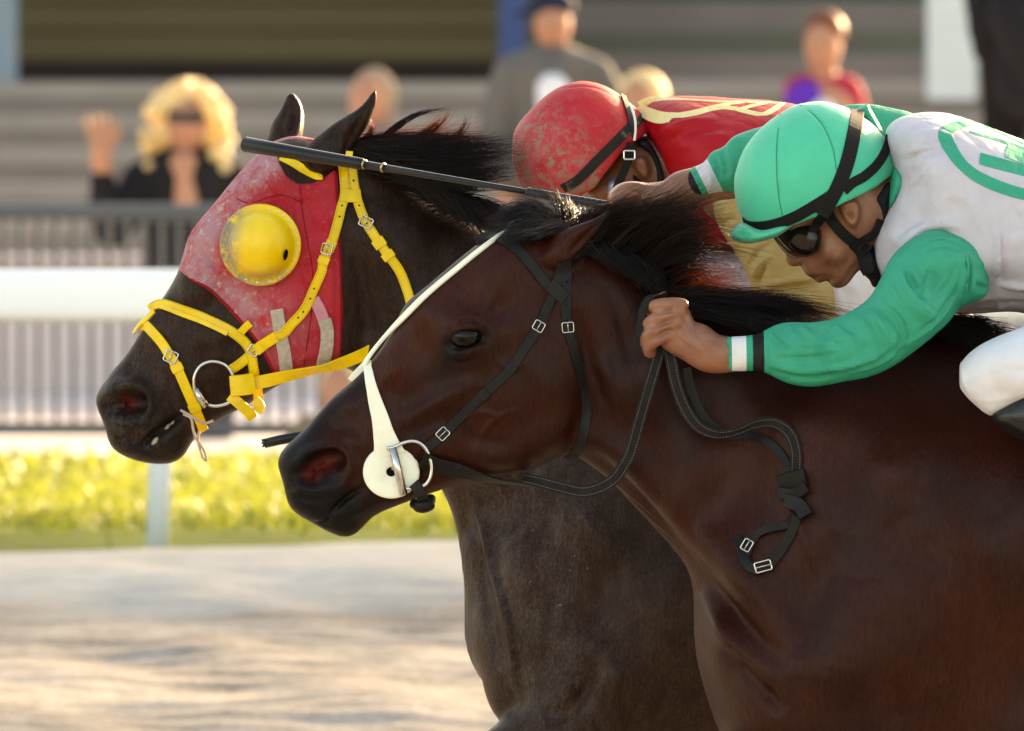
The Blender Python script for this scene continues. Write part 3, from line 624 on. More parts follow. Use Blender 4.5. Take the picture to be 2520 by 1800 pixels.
def near_horse():
    root = thing('horse', 'dark bay racehorse in front with bare head and black leather bridle', 'horse', (0.85, 0, 0), 'racehorses running side by side')
    # front of the horse, fine
    vol = Vol((P(640, 900)[0], -0.30, P(900, 1850)[2]), (P(2640, 900)[0], 0.30, P(900, 470)[2]), 0.0035)
    vol.inflate(NEAR_OUT, NEAR_T, 0.0, 0.01, 0.016)
    for s in (-1, 1):                                  # shoulder mass and upper foreleg
        vol.ball(P(2180, 1480, 0) + np.array([0, s * 0.115, 0]), (0.24, 0.13, 0.30), 0.08, rot=R(-28))
        vol.chain([(*(P(2050, 1650, 0) + np.array([0, s * 0.14, 0])), 0.115), (*(P(2010, 1880, 0) + np.array([0, s * 0.14, 0])), 0.095)], 0.07)
    # ears
    for s in (-1, 1):
        yy = s * 0.058
        E = [(1513, 497), (1482, 526), (1440, 545), (1400, 560), (1362, 582), (1338, 612), (1330, 645), (1362, 668), (1400, 662), (1436, 622), (1466, 582), (1494, 545)]
        if s > 0: E = [(u - 75 + (v - 640) * 0.22, v - 14) for u, v in E]
        vol.inflate(E, [(1380, 620, .026, 34), (1440, 575, .019, 26), (1500, 515, .009, 10)] if s < 0 else [(1310, 600, .026, 34), (1370, 560, .018, 26), (1430, 500, .009, 10)], yy, 0.018, 0.004,
                    ypts=[(1350, 640, 0), (1500, 510, s * 0.02)])
    sc = vol.mesh().smooth(1)
    sc.strokes([
        # head
        ([(1095, 806), (1140, 785), (1195, 798)], 20, .0075), ([(1110, 868), (1150, 872), (1195, 850)], 16, .003), ([(1205, 745), (1250, 770)], 34, -.006), ([(1215, 835), (1290, 800), (1340, 770)], 26, .0035),
        ([(1190, 925), (1090, 980), (985, 1040)], 20, .0065), ([(1170, 985), (1060, 1045), (960, 1095)], 26, -.0032), ([(1105, 905), (1030, 960), (930, 1020)], 30, -.0045),
        ([(1010, 870), (930, 950), (850, 1015)], 18, .0035), ([(890, 1020), (810, 1075)], 34, -.0045), ([(905, 1105), (850, 1075), (800, 1078)], 16, .0045),
        ([(1330, 870), (1365, 960), (1368, 1040), (1330, 1105)], 42, .006), ([(1408, 760), (1440, 850), (1448, 950), (1432, 1040), (1385, 1112)], 24, -.013),
        ([(1150, 1110), (1230, 1130), (1300, 1120)], 26, .004), ([(1130, 1060), (1200, 1085), (1260, 1080)], 22, -.003), ([(960, 1180), (1040, 1155), (1120, 1140)], 15, -.004), ([(1340, 700), (1355, 760), (1345, 830)], 22, -.004),
        # nostril
        ([(734, 1160), (748, 1120), (795, 1100), (842, 1108), (858, 1150), (840, 1190), (790, 1208), (750, 1194)], 15, .0075),
        # mouth
        ([(812, 1266), (838, 1238), (868, 1212), (905, 1192)], 7, -.011), ([(790, 1256), (820, 1226), (860, 1196)], 13, .004), ([(830, 1285), (865, 1262), (900, 1240)], 15, .0035), ([(760, 1288), (800, 1288), (815, 1268)], 6, -.009),
        ([(720, 1215), (760, 1225), (800, 1222)], 12, -.003), ([(705, 1190), (730, 1205)], 9, -.003),
        # neck and shoulder
        ([(1440, 1100), (1550, 1215), (1690, 1380), (1800, 1500), (1935, 1625)], 24, -.020), ([(1470, 1060), (1600, 1180), (1730, 1320), (1850, 1450), (1955, 1565)], 40, .014),
        ([(1720, 1450), (1790, 1560), (1880, 1690)], 22, .012), ([(1783, 1575), (1850, 1655), (1918, 1735)], 20, -.016), ([(1660, 880), (1800, 1050), (1950, 1200)], 60, -.008), ([(1560, 820), (1640, 1000), (1780, 1180)], 60, .006),
        ([(2260, 1210), (2200, 1270), (2140, 1330)], 26, -.003), ([(2060, 1290), (1990, 1440), (1950, 1600)], 50, -.012), ([(2250, 1180), (2330, 1350), (2300, 1600)], 60, .010), ([(2090, 1400), (2080, 1560), (2130, 1700)], 60, .008),
        ([(2360, 1320), (2400, 1500), (2380, 1720)], 40, -.008), ([(2120, 1120), (2250, 1160)], 44, .006),
        ([(1490, 690), (1530, 800), (1560, 930)], 16, -.004), ([(1540, 720), (1590, 840), (1620, 960)], 20, .004), ([(1600, 780), (1650, 880), (1700, 1000)], 16, -.004), ([(1480, 860), (1510, 960), (1530, 1080)], 14, .004), ([(1460, 900), (1485, 1000)], 10, -.004),
        ([(1290, 1000), (1230, 1020), (1190, 1065), (1170, 1130)], 7, .0035), ([(1230, 1020), (1180, 1010), (1130, 1030)], 6, .003), ([(1100, 1040), (1040, 1075), (1000, 1080)], 6, .003), ([(1060, 1060), (1030, 1110), (1010, 1150)], 6, .0025), ([(1300, 880), (1260, 900), (1220, 880)], 8, .003),
        ([(1880, 1180), (1960, 1280), (2010, 1420)], 14, .004), ([(2150, 1620), (2190, 1700), (2180, 1790)], 30, -.008), ([(2260, 1400), (2300, 1520), (2290, 1660)], 26, -.006), ([(2420, 1250), (2460, 1400), (2470, 1600)], 40, .006)], 0.0)
    # nostril hollow
    sc.strokes([([(748, 1165), (775, 1140), (825, 1128)], 24, -.026, 3), ([(800, 1160), (770, 1178)], 20, -.014, 3)], 0.0)
    # eye opening
    sc.strokes([([(1116, 842), (1147, 828), (1182, 824)], 22, -.007, 4)], 0.0)
    sc.strokes([([(1100, 838), (1128, 806), (1165, 800), (1198, 816)], 6, .006), ([(1106, 856), (1145, 864), (1192, 842)], 6, .004), ([(1112, 794), (1150, 782), (1192, 792)], 6, -.005), ([(1100, 880), (1140, 890), (1180, 872)], 6, -.003),
                ([(1490, 530), (1440, 580), (1395, 625)], 10, -.007)], 0.0, both=False)
    # back of the horse, coarse: barrel, hindquarters, legs at a gallop
    v2 = Vol((P(2600, 900)[0], -0.36, -0.02), (P(4700, 900)[0], 0.36, P(900, 700)[2]), 0.012)
    v2.inflate([(2500, 812), (2800, 850), (3200, 862), (3600, 800), (3900, 830), (4080, 960), (4120, 1200), (4000, 1500), (3800, 1700), (3450, 1820), (3000, 1960), (2500, 2060)],
               [(2600, 1300, .27, 380), (3200, 1350, .29, 400), (3800, 1200, .27, 300), (3500, 1700, .25, 250), (2700, 900, .15, 260)], 0, 0.02)
    def leg(v, pts, s): v.chain([(*(P(a, b, 0) + np.array([0, s * c, 0])), r) for a, b, c, r in pts], 0.05, sub=4)
    leg(v2, [(3850, 1400, .13, .14), (3950, 1800, .13, .095), (4180, 2150, .12, .05), (4330, 2550, .11, .035), (4560, 2700, .11, .04)], -1)
    leg(v2, [(3750, 1400, .13, .14), (3600, 1850, .13, .095), (3800, 2250, .12, .05), (3500, 2750, .11, .035), (3350, 3000, .11, .045)], 1)
    s2 = v2.mesh()
    v3 = Vol((P(700, 900)[0], -0.3, -0.02), (P(2650, 900)[0], 0.3, P(900, 1800)[2]), 0.009)
    v3.inflate(NEAR_OUT, NEAR_T, 0.0, 0.01, 0.016)
    leg(v3, [(2050, 1650, .14, .125), (1800, 2050, .14, .075), (1330, 2250, .13, .045), (1050, 2650, .12, .032), (900, 2760, .12, .042)], -1)
    leg(v3, [(2050, 1650, .14, .125), (2000, 2080, .14, .075), (1900, 2420, .13, .046), (2000, 2900, .12, .032), (1960, 3060, .12, .045)], 1)
    s3 = v3.mesh()
    for s_ in (s2, s3): s_.nf = len(s_.V)
    V = np.vstack([sc.V, s2.V, s3.V]); Q = np.vstack([sc.Q, s2.Q + len(sc.V), s3.Q + len(sc.V) + len(s2.V)])
    full = Sculpt(V, Q, np.zeros((0, 3), int)); me = full.me('body')
    blk = np.clip(1.1 * full.near([(740, 1180), (800, 1260), (850, 1290)], 105, 0, 4) + .9 * full.near([(1513, 497), (1475, 550)], 16) + .9 * full.near([(1110, 845), (1147, 830), (1185, 828)], 26) + .75 * full.near([(1080, 915), (1120, 880)], 40)
                  + .5 * full.near([(1700, 790), (2000, 850), (2400, 880)], 120) + .85 * full.near([(1100, 2400), (1000, 2700)], 200) + .7 * full.near([(730, 1090), (900, 940)], 26), 0, 1)
    attr(me, 'blk', blk); attr(me, 'pink', .8 * full.near([(765, 1165), (785, 1150), (812, 1136)], 20, 0, 3)); attr(me, 'dirt', 0 * blk); attr(me, 'fleck', 0 * blk)
    body = obj('body', me, M_BAY, root)
    # eyes
    e = hit([sc.bvh()], 1147, 829)[0]
    for s in (-1, 1):
        mb = MB(); c = np.array([e.x, s * abs(e.y), e.z]); th = np.linspace(0, math.pi, 17); ph = np.arange(24) * 2 * math.pi / 24; ax = np.array([.0262, .0255, .0215])
        Vv = np.array([[math.sin(t) * math.cos(p), math.cos(t), math.sin(t) * math.sin(p)] for t in th for p in ph]) * ax + c - np.array([0, s * .0112, 0])
        mb.add(Vv, [(i * 24 + k, (i + 1) * 24 + k, (i + 1) * 24 + (k + 1) % 24, i * 24 + (k + 1) % 24) for i in range(16) for k in range(24)])
        mb.build('eye', M_EYE, root)
    return root, sc
HN, SN = near_horse()
BN = SN.bvh()
# ================================================================== far horse
YF = 0.95
FAR_OUT = [(800, 348), (880, 364), (960, 405), (1060, 475), (1160, 545), (1260, 610), (1400, 680), (1600, 740), (1800, 780), (2100, 800), (2500, 820), (2700, 830), (2700, 2100), (2000, 2080), (1650, 2030), (1450, 1950), (1340, 1860),
    (1276, 1790), (1241, 1736), (1194, 1690), (1159, 1636), (1144, 1596), (1140, 1553), (1140, 1488), (1138, 1423), (1130, 1359), (1122, 1307), (1108, 1258), (1088, 1212), (1040, 1140), (960, 1040), (895, 955), (862, 905), (830, 902), (790, 912), (740, 930), (682, 952), (646, 979), (579, 1018),
    (539, 1039), (507, 1061), (480, 1078), (471, 1100), (464, 1121), (446, 1141), (421, 1150), (400, 1152), (386, 1146), (357, 1148), (343, 1144), (318, 1134), (293, 1125), (271, 1111), (259, 1096), (256, 1079), (260, 1056), (250, 1039), (236, 1018), (228, 993), (225, 975), (236, 957), (264, 921),
    (293, 886), (318, 857), (332, 832), (343, 807), (375, 757), (402, 726), (422, 691), (437, 663), (449, 635), (455, 600), (466, 570), (489, 544), (536, 489), (580, 433), (620, 390), (655, 355), (700, 336), (745, 334)]
FAR_T = [(245, 980, .042, 38), (310, 1000, .058, 46), (290, 1090, .045, 42), (400, 1120, .036, 34), (470, 1040, .044, 40), (330, 860, .036, 40), (400, 760, .04, 42), (480, 900, .052, 60), (560, 990, .042, 46), (500, 700, .056, 64), (560, 850, .062, 70), (640, 603, .092, 95),
    (560, 500, .07, 76), (680, 440, .078, 84), (720, 760, .086, 85), (740, 890, .07, 62), (820, 860, .074, 62), (800, 640, .088, 95), (760, 380, .058, 60), (900, 420, .05, 70), (950, 600, .085, 140), (930, 850, .072, 100), (1100, 800, .1, 165), (1150, 600, .06, 110),
    (1200, 1100, .12, 150), (1120, 1250, .06, 70), (1180, 1400, .10, 60), (1180, 1600, .11, 60), (1300, 1400, .165, 150), (1400, 1600, .19, 150), (1500, 1250, .19, 230), (1700, 1500, .25, 260), (1320, 1750, .17, 110), (1800, 900, .15, 230), (2300, 1400, .27, 350)]
def far_horse():
    root = thing('horse', 'dark brown dusty racehorse behind wearing red blinker hood and yellow bridle', 'horse', (0.7, YF, 0), 'racehorses running side by side')
    zt = P(900, 190, YF)[2]
    vol = Vol((P(190, 900, YF)[0], YF - 0.3, P(900, 1860, YF)[2]), (P(2100, 900, YF)[0], YF + 0.3, zt), 0.0045)
    vol.inflate(FAR_OUT, FAR_T, YF, 0.01, 0.016)
    for s in (-1, 1):
        vol.ball(P(1650, 1480, YF) + np.array([0, s * 0.115, 0]), (0.23, 0.13, 0.30), 0.08, rot=R(-25))
        vol.ball(P(1300, 1560, YF) + np.array([0, s * 0.085, 0]), (0.075, 0.09, 0.15), 0.05, rot=R(-8))
    vol.chain([(*(P(1520, 1650, YF) + np.array([0, -0.14, 0])), 0.12), (*(P(1400, 1830, YF) + np.array([0, -0.15, 0])), 0.085), (*(P(1200, 1930, YF) + np.array([0, -0.15, 0])), 0.07)], 0.04, sub=3)
    # ears: near ear laid back, far ear upright
    vol.inflate([(926, 210), (908, 236), (881, 266), (833, 295), (794, 324), (752, 362), (742, 395), (770, 425), (815, 420), (852, 390), (872, 360), (905, 311), (926, 259), (930, 230)],
                [(790, 385, .032, 36), (860, 310, .022, 28), (915, 235, .01, 12)], YF - 0.058, 0.016, 0.004, ypts=[(800, 390, 0), (920, 230, -.012)])
    vol.inflate([(655, 352), (661, 328), (668, 302), (688, 270), (706, 232), (718, 226), (734, 240), (746, 268), (749, 299), (746, 330), (735, 365), (690, 380)],
                [(705, 340, .03, 30), (715, 280, .02, 26), (718, 235, .01, 12)], YF + 0.055, 0.014, 0.004, ypts=[(700, 350, 0), (718, 230, .02)])
    hd = vol.d.copy()                                   # kept for the hood
    sc = vol.mesh().smooth(1)
    sc.strokes([
        ([(600, 800), (560, 820), (500, 850)], 20, .004), ([(600, 690), (520, 750), (440, 800)], 28, -.004), ([(420, 830), (350, 890)], 32, -.0045), ([(445, 920), (395, 890), (345, 900)], 16, .0045),
        ([(262, 1010), (275, 960), (315, 942), (352, 955), (366, 990), (350, 1030), (310, 1046), (276, 1036)], 15, .008),
        ([(340, 1104), (372, 1078), (400, 1056), (430, 1034), (462, 1016)], 10, -.02), ([(340, 1075), (370, 1048), (415, 1018)], 13, .004), ([(372, 1110), (410, 1085), (445, 1060)], 15, .004), ([(285, 1070), (320, 1080), (350, 1075)], 14, -.004),
        ([(850, 560), (890, 690), (900, 800), (880, 890)], 26, -.012), ([(930, 520), (1010, 700), (1040, 860)], 50, .006),
        # breast and shoulder
        ([(1150, 1190), (1178, 1270), (1200, 1345), (1225, 1430), (1255, 1530), (1264, 1600), (1268, 1660), (1296, 1710)], 13, .010), ([(1140, 1230), (1165, 1330), (1185, 1430), (1215, 1560), (1235, 1640)], 22, -.012),
        ([(1290, 1300), (1320, 1450), (1330, 1600)], 60, .008), ([(1450, 1590), (1440, 1660), (1400, 1720), (1340, 1755)], 22, -.016), ([(1530, 1610), (1500, 1680)], 26, .008), ([(1520, 1330), (1480, 1440), (1460, 1560)], 46, -.012), ([(1400, 1210), (1480, 1320), (1560, 1420)], 40, .008)], YF)
    sc.strokes([([(280, 1000), (310, 985), (345, 990)], 24, -.026, 3), ([(315, 1005)], 20, -.012, 3)], YF)
    sc.strokes([([(900, 268), (870, 330), (850, 380)], 9, -.009), ([(725, 250), (715, 300), (700, 340)], 12, -.01)], YF, both=False)
    # rest of the horse
    v2 = Vol((P(2060, 900, YF)[0], YF - 0.36, -0.02), (P(4300, 900, YF)[0], YF + 0.36, P(900, 700, YF)[2]), 0.013)
    v2.inflate([(1900, 790), (2300, 830), (2800, 850), (3200, 810), (3500, 850), (3660, 980), (3700, 1200), (3580, 1500), (3380, 1700), (3000, 1830), (2500, 1980), (1900, 2060)],
               [(2200, 1300, .27, 380), (2800, 1350, .29, 400), (3400, 1200, .27, 300), (3100, 1700, .25, 250), (2300, 900, .15, 260)], YF, 0.02)
    def leg(v, pts, s): v.chain([(*(P(a, b, YF) + np.array([0, s * c, 0])), r) for a, b, c, r in pts], 0.05, sub=4)
    leg(v2, [(3400, 1400, .13, .14), (3500, 1800, .13, .095), (3730, 2150, .12, .05), (3880, 2550, .11, .035), (4100, 2700, .11, .04)], -1)
    leg(v2, [(3300, 1400, .13, .14), (3150, 1850, .13, .095), (3350, 2250, .12, .05), (3050, 2750, .11, .035), (2900, 2980, .11, .045)], 1)
    s2 = v2.mesh()
    v3 = Vol((P(250, 900, YF)[0], YF - 0.3, -0.02), (P(2100, 900, YF)[0], YF + 0.3, P(900, 1820, YF)[2]), 0.01)
    v3.inflate(FAR_OUT, FAR_T, YF, 0.01, 0.016)
    leg(v3, [(1520, 1650, .14, .12), (1400, 1830, .15, .085), (950, 2000, .14, .05), (700, 2350, .13, .034), (560, 2480, .13, .042)], -1)
    leg(v3, [(1500, 1700, .14, .12), (1550, 2080, .14, .075), (1450, 2420, .13, .046), (1560, 2880, .12, .032), (1520, 3020, .12, .045)], 1)
    s3 = v3.mesh()
    V = np.vstack([sc.V, s2.V, s3.V]); Q = np.vstack([sc.Q, s2.Q + len(sc.V), s3.Q + len(sc.V) + len(s2.V)])
    full = Sculpt(V, Q, np.zeros((0, 3), int)); me = full.me('body')
    attr(me, 'blk', np.clip(.8 * full.near([(300, 1010), (380, 1110)], 110, YF, 4) + .4 * full.near([(800, 380), (900, 260)], 60, YF) + .5 * full.near([(1000, 500), (1200, 640)], 90, YF), 0, 1))
    attr(me, 'pink', .8 * full.near([(312, 985), (325, 992)], 17, YF, 3))
    attr(me, 'dirt', np.clip(.35 + full.near([(240, 980), (330, 840), (420, 690)], 45, YF) + .9 * full.near([(300, 1040), (290, 1100), (340, 1100)], 60, YF) + full.near([(1180, 1300), (1250, 1500), (1330, 1650)], 150, YF) + .6 * full.near([(1350, 1250)], 130, YF), 0, 1))
    attr(me, 'fleck', np.clip(full.near([(420, 700), (350, 830), (300, 880)], 50, YF) + full.near([(1350, 1280), (1400, 1450)], 130, YF), 0, 1))
    obj('body', me, M_DARK, root)
    for a, b_, r1, r2 in ((412, 1052, 9, 15), (424, 1042, 7, 13), (382, 1086, 12, 16)):
        mb = MB(); h = hit([sc.bvh()], a, b_); c = np.array(h[0]); mb.tube([c + np.array([-.4, .2, -.5]) * r2 * PX, c + np.array([0, -.0015 / PX / r2, 0]) * r2 * PX, c + np.array([.4, .2, .5]) * r2 * PX], [r1 * PX * .4, r1 * PX * .55, r1 * PX * .4], 8); mb.build('tooth', simple('tooth_ivory', lin('#a89a88'), .5, .4), root)
    return root, sc, (vol.lo, vol.n, vol.h, hd)
HF, SF, HOODV = far_horse()
BF = SF.bvh()

# ------------------------------------------------------------------ red blinker hood
def hood():
    m, nt, bs = newmat('red_nylon')
    base = ramp(nt, noise(nt, 9, 4, 0.6), [(0.3, lin('#a30c1c')), (0.75, lin('#bb1423'))])
    A = ND(nt, 'ShaderNodeAttribute', attribute_name='dirt').outputs['Fac']
    d1 = mix(nt, A, (0, 0, 0, 1), ramp(nt, noise(nt, 22, 7, 0.7), [(0.30, (0, 0, 0)), (0.55, (0.8,) * 3)]))
    c = mix(nt, d1, base, lin('#a4838b'))
    d2 = mix(nt, A, (0, 0, 0, 1), ramp(nt, noise(nt, 95, 9, 0.8), [(0.55, (0, 0, 0)), (0.6, (0.95,) * 3)]))
    c = mix(nt, d2, c, lin('#b5a196'))
    nt.links.new(c, bs.inputs['Base Color']); bs.inputs['Roughness'].default_value = 0.7; bs.inputs['Specular IOR Level'].default_value = 0.15
    bump(nt, bs, noise(nt, 420, 2, 0.5), 0.0005, 0.7); bump(nt, bs, noise(nt, 16, 4, 0.6, stretch=(1, 1, 2)), 0.004, 0.5)
    root = thing('blinker_hood', 'red cloth blinker hood with yellow eye cup, splashed with grey mud', 'blinker hood', P(640, 900, YF))
    lo, n, h, d = HOODV
    i1 = int((P(960, 900, YF)[0] - lo[0]) / h); k0 = int((P(900, 990, YF)[2] - lo[2]) / h)
    v = Vol.__new__(Vol); v.lo = lo + np.array([0, 0, k0 * h]); v.h = h; v.d = d[:i1, :, k0:] - 0.0045; v.n = np.array(v.d.shape)
    v.x, v.y, v.z = [(v.lo[i] + np.arange(v.n[i]) * h).astype(np.float32) for i in range(3)]
    v.clip([(400, 640), (437, 665), (480, 690), (517, 712), (556, 750), (596, 795), (632, 838), (657, 880), (677, 922), (736, 917), (840, 893), (843, 760), (840, 640), (836, 560), (832, 470), (828, 405), (800, 300), (680, 290), (560, 350), (430, 520)], YF)
    v.clip([(655, 372), (686, 385), (690, 404), (705, 432), (735, 452), (768, 451), (798, 436), (822, 416), (850, 405), (960, 200), (600, 150), (640, 345)], YF, cut=True, half=0.02)
    s = v.mesh().smooth(1)
    s.strokes([([(560, 720), (500, 690), (445, 655)], 7, .004), ([(470, 640), (530, 668), (560, 690)], 9, .005), ([(480, 600), (520, 640), (535, 650)], 8, -.004), ([(520, 520), (600, 460), (640, 440)], 9, .004), ([(560, 520), (640, 470), (700, 480)], 9, -.003),
               ([(690, 470), (740, 482), (800, 470)], 7, .004), ([(730, 470), (770, 510), (800, 600)], 10, -.003), ([(800, 500), (815, 620), (822, 760)], 9, .004), ([(825, 520), (830, 700), (828, 850)], 6, -.003), ([(640, 760), (700, 800), (760, 880)], 10, .004), ([(600, 740), (660, 830), (690, 900)], 9, -.004),
               ([(740, 640), (770, 720), (760, 820)], 14, -.003), ([(470, 680), (560, 735), (640, 830), (676, 910)], 6, .003), ([(690, 380), (694, 410), (720, 440), (760, 452), (800, 434)], 6, .003)], YF)
    me = s.me('hood')
    attr(me, 'dirt', np.clip(1.3 * s.near([(437, 650), (470, 580), (540, 490), (620, 400), (700, 340)], 60, YF, 3) + .8 * s.near([(500, 660), (560, 740)], 60, YF) + .5 * s.near([(620, 740), (690, 800)], 70, YF) + .12, 0, 1))
    obj('hood', me, m, root)
    bv = s.bvh(); hp, hn, _ = hit([bv], 641, 603)
    mbd = simple('dark_red_binding', lin('#8c0b1a'), .7, .2)
    for pth in ([(440, 668), (480, 691), (517, 712), (556, 750), (596, 795), (632, 838), (657, 880), (674, 915)], [(838, 890), (840, 760), (837, 640), (833, 560), (829, 480), (826, 425)], [(690, 400), (708, 430), (735, 449), (768, 448), (796, 434), (818, 416)]):
        b, C, N = strap(pth, 4, [bv], YF, .0012, .0005, 6); b.build('binding', mbd, root)
    ms_ = simple('seam_thread', lin('#7d0b18'), .8, .2)
    for pth in ([(738, 456), (744, 520), (756, 590), (770, 680), (765, 780), (748, 900)], [(560, 470), (610, 500), (690, 480), (745, 500)]):
        b, C, N = strap(pth, 1.4, [bv], YF, .0006, .0002, 4); b.build('seam', ms_, root)
    # eye cup
    m2, nt, bs = newmat('yellow_plastic'); base = ramp(nt, noise(nt, 14, 4, 0.6), [(0.3, lin('#e8b80c')), (0.7, lin('#f4d024'))])
    A = ND(nt, 'ShaderNodeAttribute', attribute_name='dirt').outputs['Fac']
    c = mix(nt, mix(nt, A, (0, 0, 0, 1), ramp(nt, noise(nt, 32, 8, 0.75), [(0.36, (0, 0, 0)), (0.5, (0.95,) * 3)])), base, lin('#7d7264'))
    c = mix(nt, ramp(nt, noise(nt, 75, 9, 0.82, stretch=(1, 1, 1.6)), [(0.62, (0, 0, 0)), (0.68, (0.7,) * 3)]), c, lin('#4a3d22'))
    nt.links.new(c, bs.inputs['Base Color']); bs.inputs['Roughness'].default_value = 0.4; bump(nt, bs, noise(nt, 60, 5, 0.7), 0.0008, 0.6)
    n = np.array(hn); n = n * 0.5 + np.array([0, -1, 0.0]) * 0.9; n /= np.linalg.norm(n); ex = np.cross([0, 0, 1], n); ex /= np.linalg.norm(ex); ez = np.cross(n, ex)
    c0 = np.array(hp) + n * 0.006; pf = [(104, -.012), (104.5, .001), (103, .003), (99, .0035), (93, .003), (89, .004), (85, .011), (78, .022), (68, .032), (54, .040), (38, .045), (20, .0475), (0.5, .048)]
    mb = MB(); nseg = 56; V = []
    for r, hh in pf:
        sh = -10 * max(0, min(1, (95 - r) / 95))
        for k in range(nseg):
            a = k * 2 * math.pi / nseg; V.append(c0 + ex * ((r * math.cos(a)) * -1 + 0) * PX + ez * r * math.sin(a) * PX * 1.01 + n * hh + ex * sh * PX * -1 * 0)
    mb.add(V, [(i * nseg + k, (i + 1) * nseg + k, (i + 1) * nseg + (k + 1) % nseg, i * nseg + (k + 1) % nseg) for i in range(len(pf) - 1) for k in range(nseg)])
    cup = mb.build('eye_cup', m2, root); cu = UV(np.array([v.co for v in cup.data.vertices]))
    attr(cup.data, 'dirt', np.clip(1.25 * (590 - cu[:, 0]) / 50 + .35, 0, 1) + .7 * np.exp(-((cu[:, 1] - 690) / 22) ** 2) + .35 * np.exp(-((cu[:, 0] - 600) ** 2 + (cu[:, 1] - 530) ** 2) / 900))
    hb = BVHTree.FromPolygons([v.co.copy() for v in cup.data.vertices], [tuple(p.vertices) for p in cup.data.polygons])
    hh = hit([hb], 702, 627); mb = MB(); hn2 = np.array(hh[1]); hn2 = -hn2 if hn2[1] > 0 else hn2
    e1 = np.cross([0, 0, 1], hn2); e1 /= np.linalg.norm(e1); e2 = np.cross(hn2, e1); pts = []
    for rr, off in ((1.0, .0010), (0.86, .0008)):
        for k in range(20):
            a = k * 2 * math.pi / 20; pts.append(np.array(hh[0]) + hn2 * off + (e1 * math.cos(a) * 10 + e2 * math.sin(a) * 15 + e1 * math.sin(a) * -3) * PX * rr)
    mb.add(pts, [(k, (k + 1) % 20, 20 + (k + 1) % 20, 20 + k) for k in range(20)], [(20, 20 + k, 21 + k) for k in range(1, 19)] + [(20, 21 + k, 20 + k) for k in range(1, 19)])
    mb.build('vent_hole', simple('black_inside', (0.004, 0.004, 0.004), 0.9, 0.1), cup)
    ms = simple('stitch_white', lin('#e4dcc8'), 0.8, 0.2)
    for a in (-52, -40, -27, -14, -2, 12, 26, 44, 58, 75, 94, 112, 285, 300):
        t0, t1 = R(-a - 2.6), R(-a + 2.6); q = [c0 + (ex * math.cos(t) + ez * math.sin(t)) * 96 * PX + n * .0036 for t in (t0, (t0 + t1) / 2, t1)]
        mb = MB(); mb.tube(np.array(q), 0.0011, 5); mb.build('stitch', ms, cup)
    mv = simple('beige_velcro', lin('#b3a596'), 0.95, 0.1, 0.2, 120, bmp=0.0012, bscale=500); mp_ = simple('pink_tape', lin('#c98a92'), 0.9, 0.1, 0.1, 60)
    for nm, pth, w, m_, oo in (('tape_strap', [(772, 735), (788, 765), (800, 800)], 15, mp_, .001), ('velcro_strap', [(681, 762), (690, 815), (700, 870), (706, 925)], 17, mv, .001), ('velcro_strap', [(798, 785), (805, 815), (803, 855), (790, 906)], 17, mv, .0035)):
        b, _, _ = strap(pth, w, [bv], YF, 0.003, oo); b.build(nm, m_, root)
    return root, s, bv, hb
HOOD, SH, BH, BCUP = hood()
# ================================================================== tack
M_LEATHER = simple('black_leather', lin('#0d0c0c'), 0.5, 0.22, 0.25, 70, bmp=0.0006, bscale=350, dirt=(lin('#24211f'), 45, 0.6, 0.5))
M_YEL = simple('yellow_strap', lin('#e8c010'), 0.45, 0.5, 0.12, 40, bmp=0.0005, bscale=300, dirt=(lin('#8d8152'), 28, 0.60, 0.75))
M_STEEL = simple('bit_steel', (0.55, 0.54, 0.52), 0.22, 0.5, 0.1, 80, metal=1.0)
M_RUBBER = simple('white_rubber', lin('#e9e8d2'), 0.5, 0.4, 0.05, 50, bmp=0.0004, bscale=200)
M_WEB = simple('grey_rubber_rein', lin('#221f1e'), 0.8, 0.15, 0.25, 90, bmp=0.0012, bscale=600)
M_HOLE = simple('punched_hole', (0.006, 0.005, 0.004), 0.9, 0.1)

def at(bv, u, v, off=0.004):
    h = hit(bv, u, v); n = np.array(h[1]); n = n * 0.6 + np.array([0, -0.5, 0]); n /= np.linalg.norm(n)
    return np.array(h[0]) + n * off, n
def bk(parent, bv, u, v, deg, w, h, off=0.004, rad=0.0013):
    c, n = at(bv, u, v, off); return buckle(c, n, R(deg), w, h, rad).build('buckle', M_STEEL, parent)
def hole_dots(parent, C, N, idx, rad=0.0017, th=0.0024):
    for i in idx:
        i = min(max(int(i * len(C)), 1), len(C) - 2); mb = MB(); n = N[i]; t = C[i + 1] - C[i - 1]; t /= np.linalg.norm(t); s = np.cross(t, n)
        ring = [C[i] + n * (th * 1.12 + 0.0003) + (t * math.cos(a) + s * math.sin(a)) * rad for a in np.arange(8) * math.pi / 4]
        mb.add(ring + [C[i] + n * th * 1.12], (), [(8, k, (k + 1) % 8) for k in range(8)] + [(8, (k + 1) % 8, k) for k in range(8)])
        mb.build('strap_hole', M_HOLE, parent)
def keeper(parent, C, N, f, w, m, ln=10, th=0.004):
    i = min(max(int(f * len(C)), 1), len(C) - 2); t = C[i + 1] - C[i - 1]; t /= np.linalg.norm(t)
    mb = MB(); ribbon(mb, [C[i] - t * ln * PX, C[i], C[i] + t * ln * PX], [N[i]] * 3, w * PX, th); mb.build('keeper', m, parent)

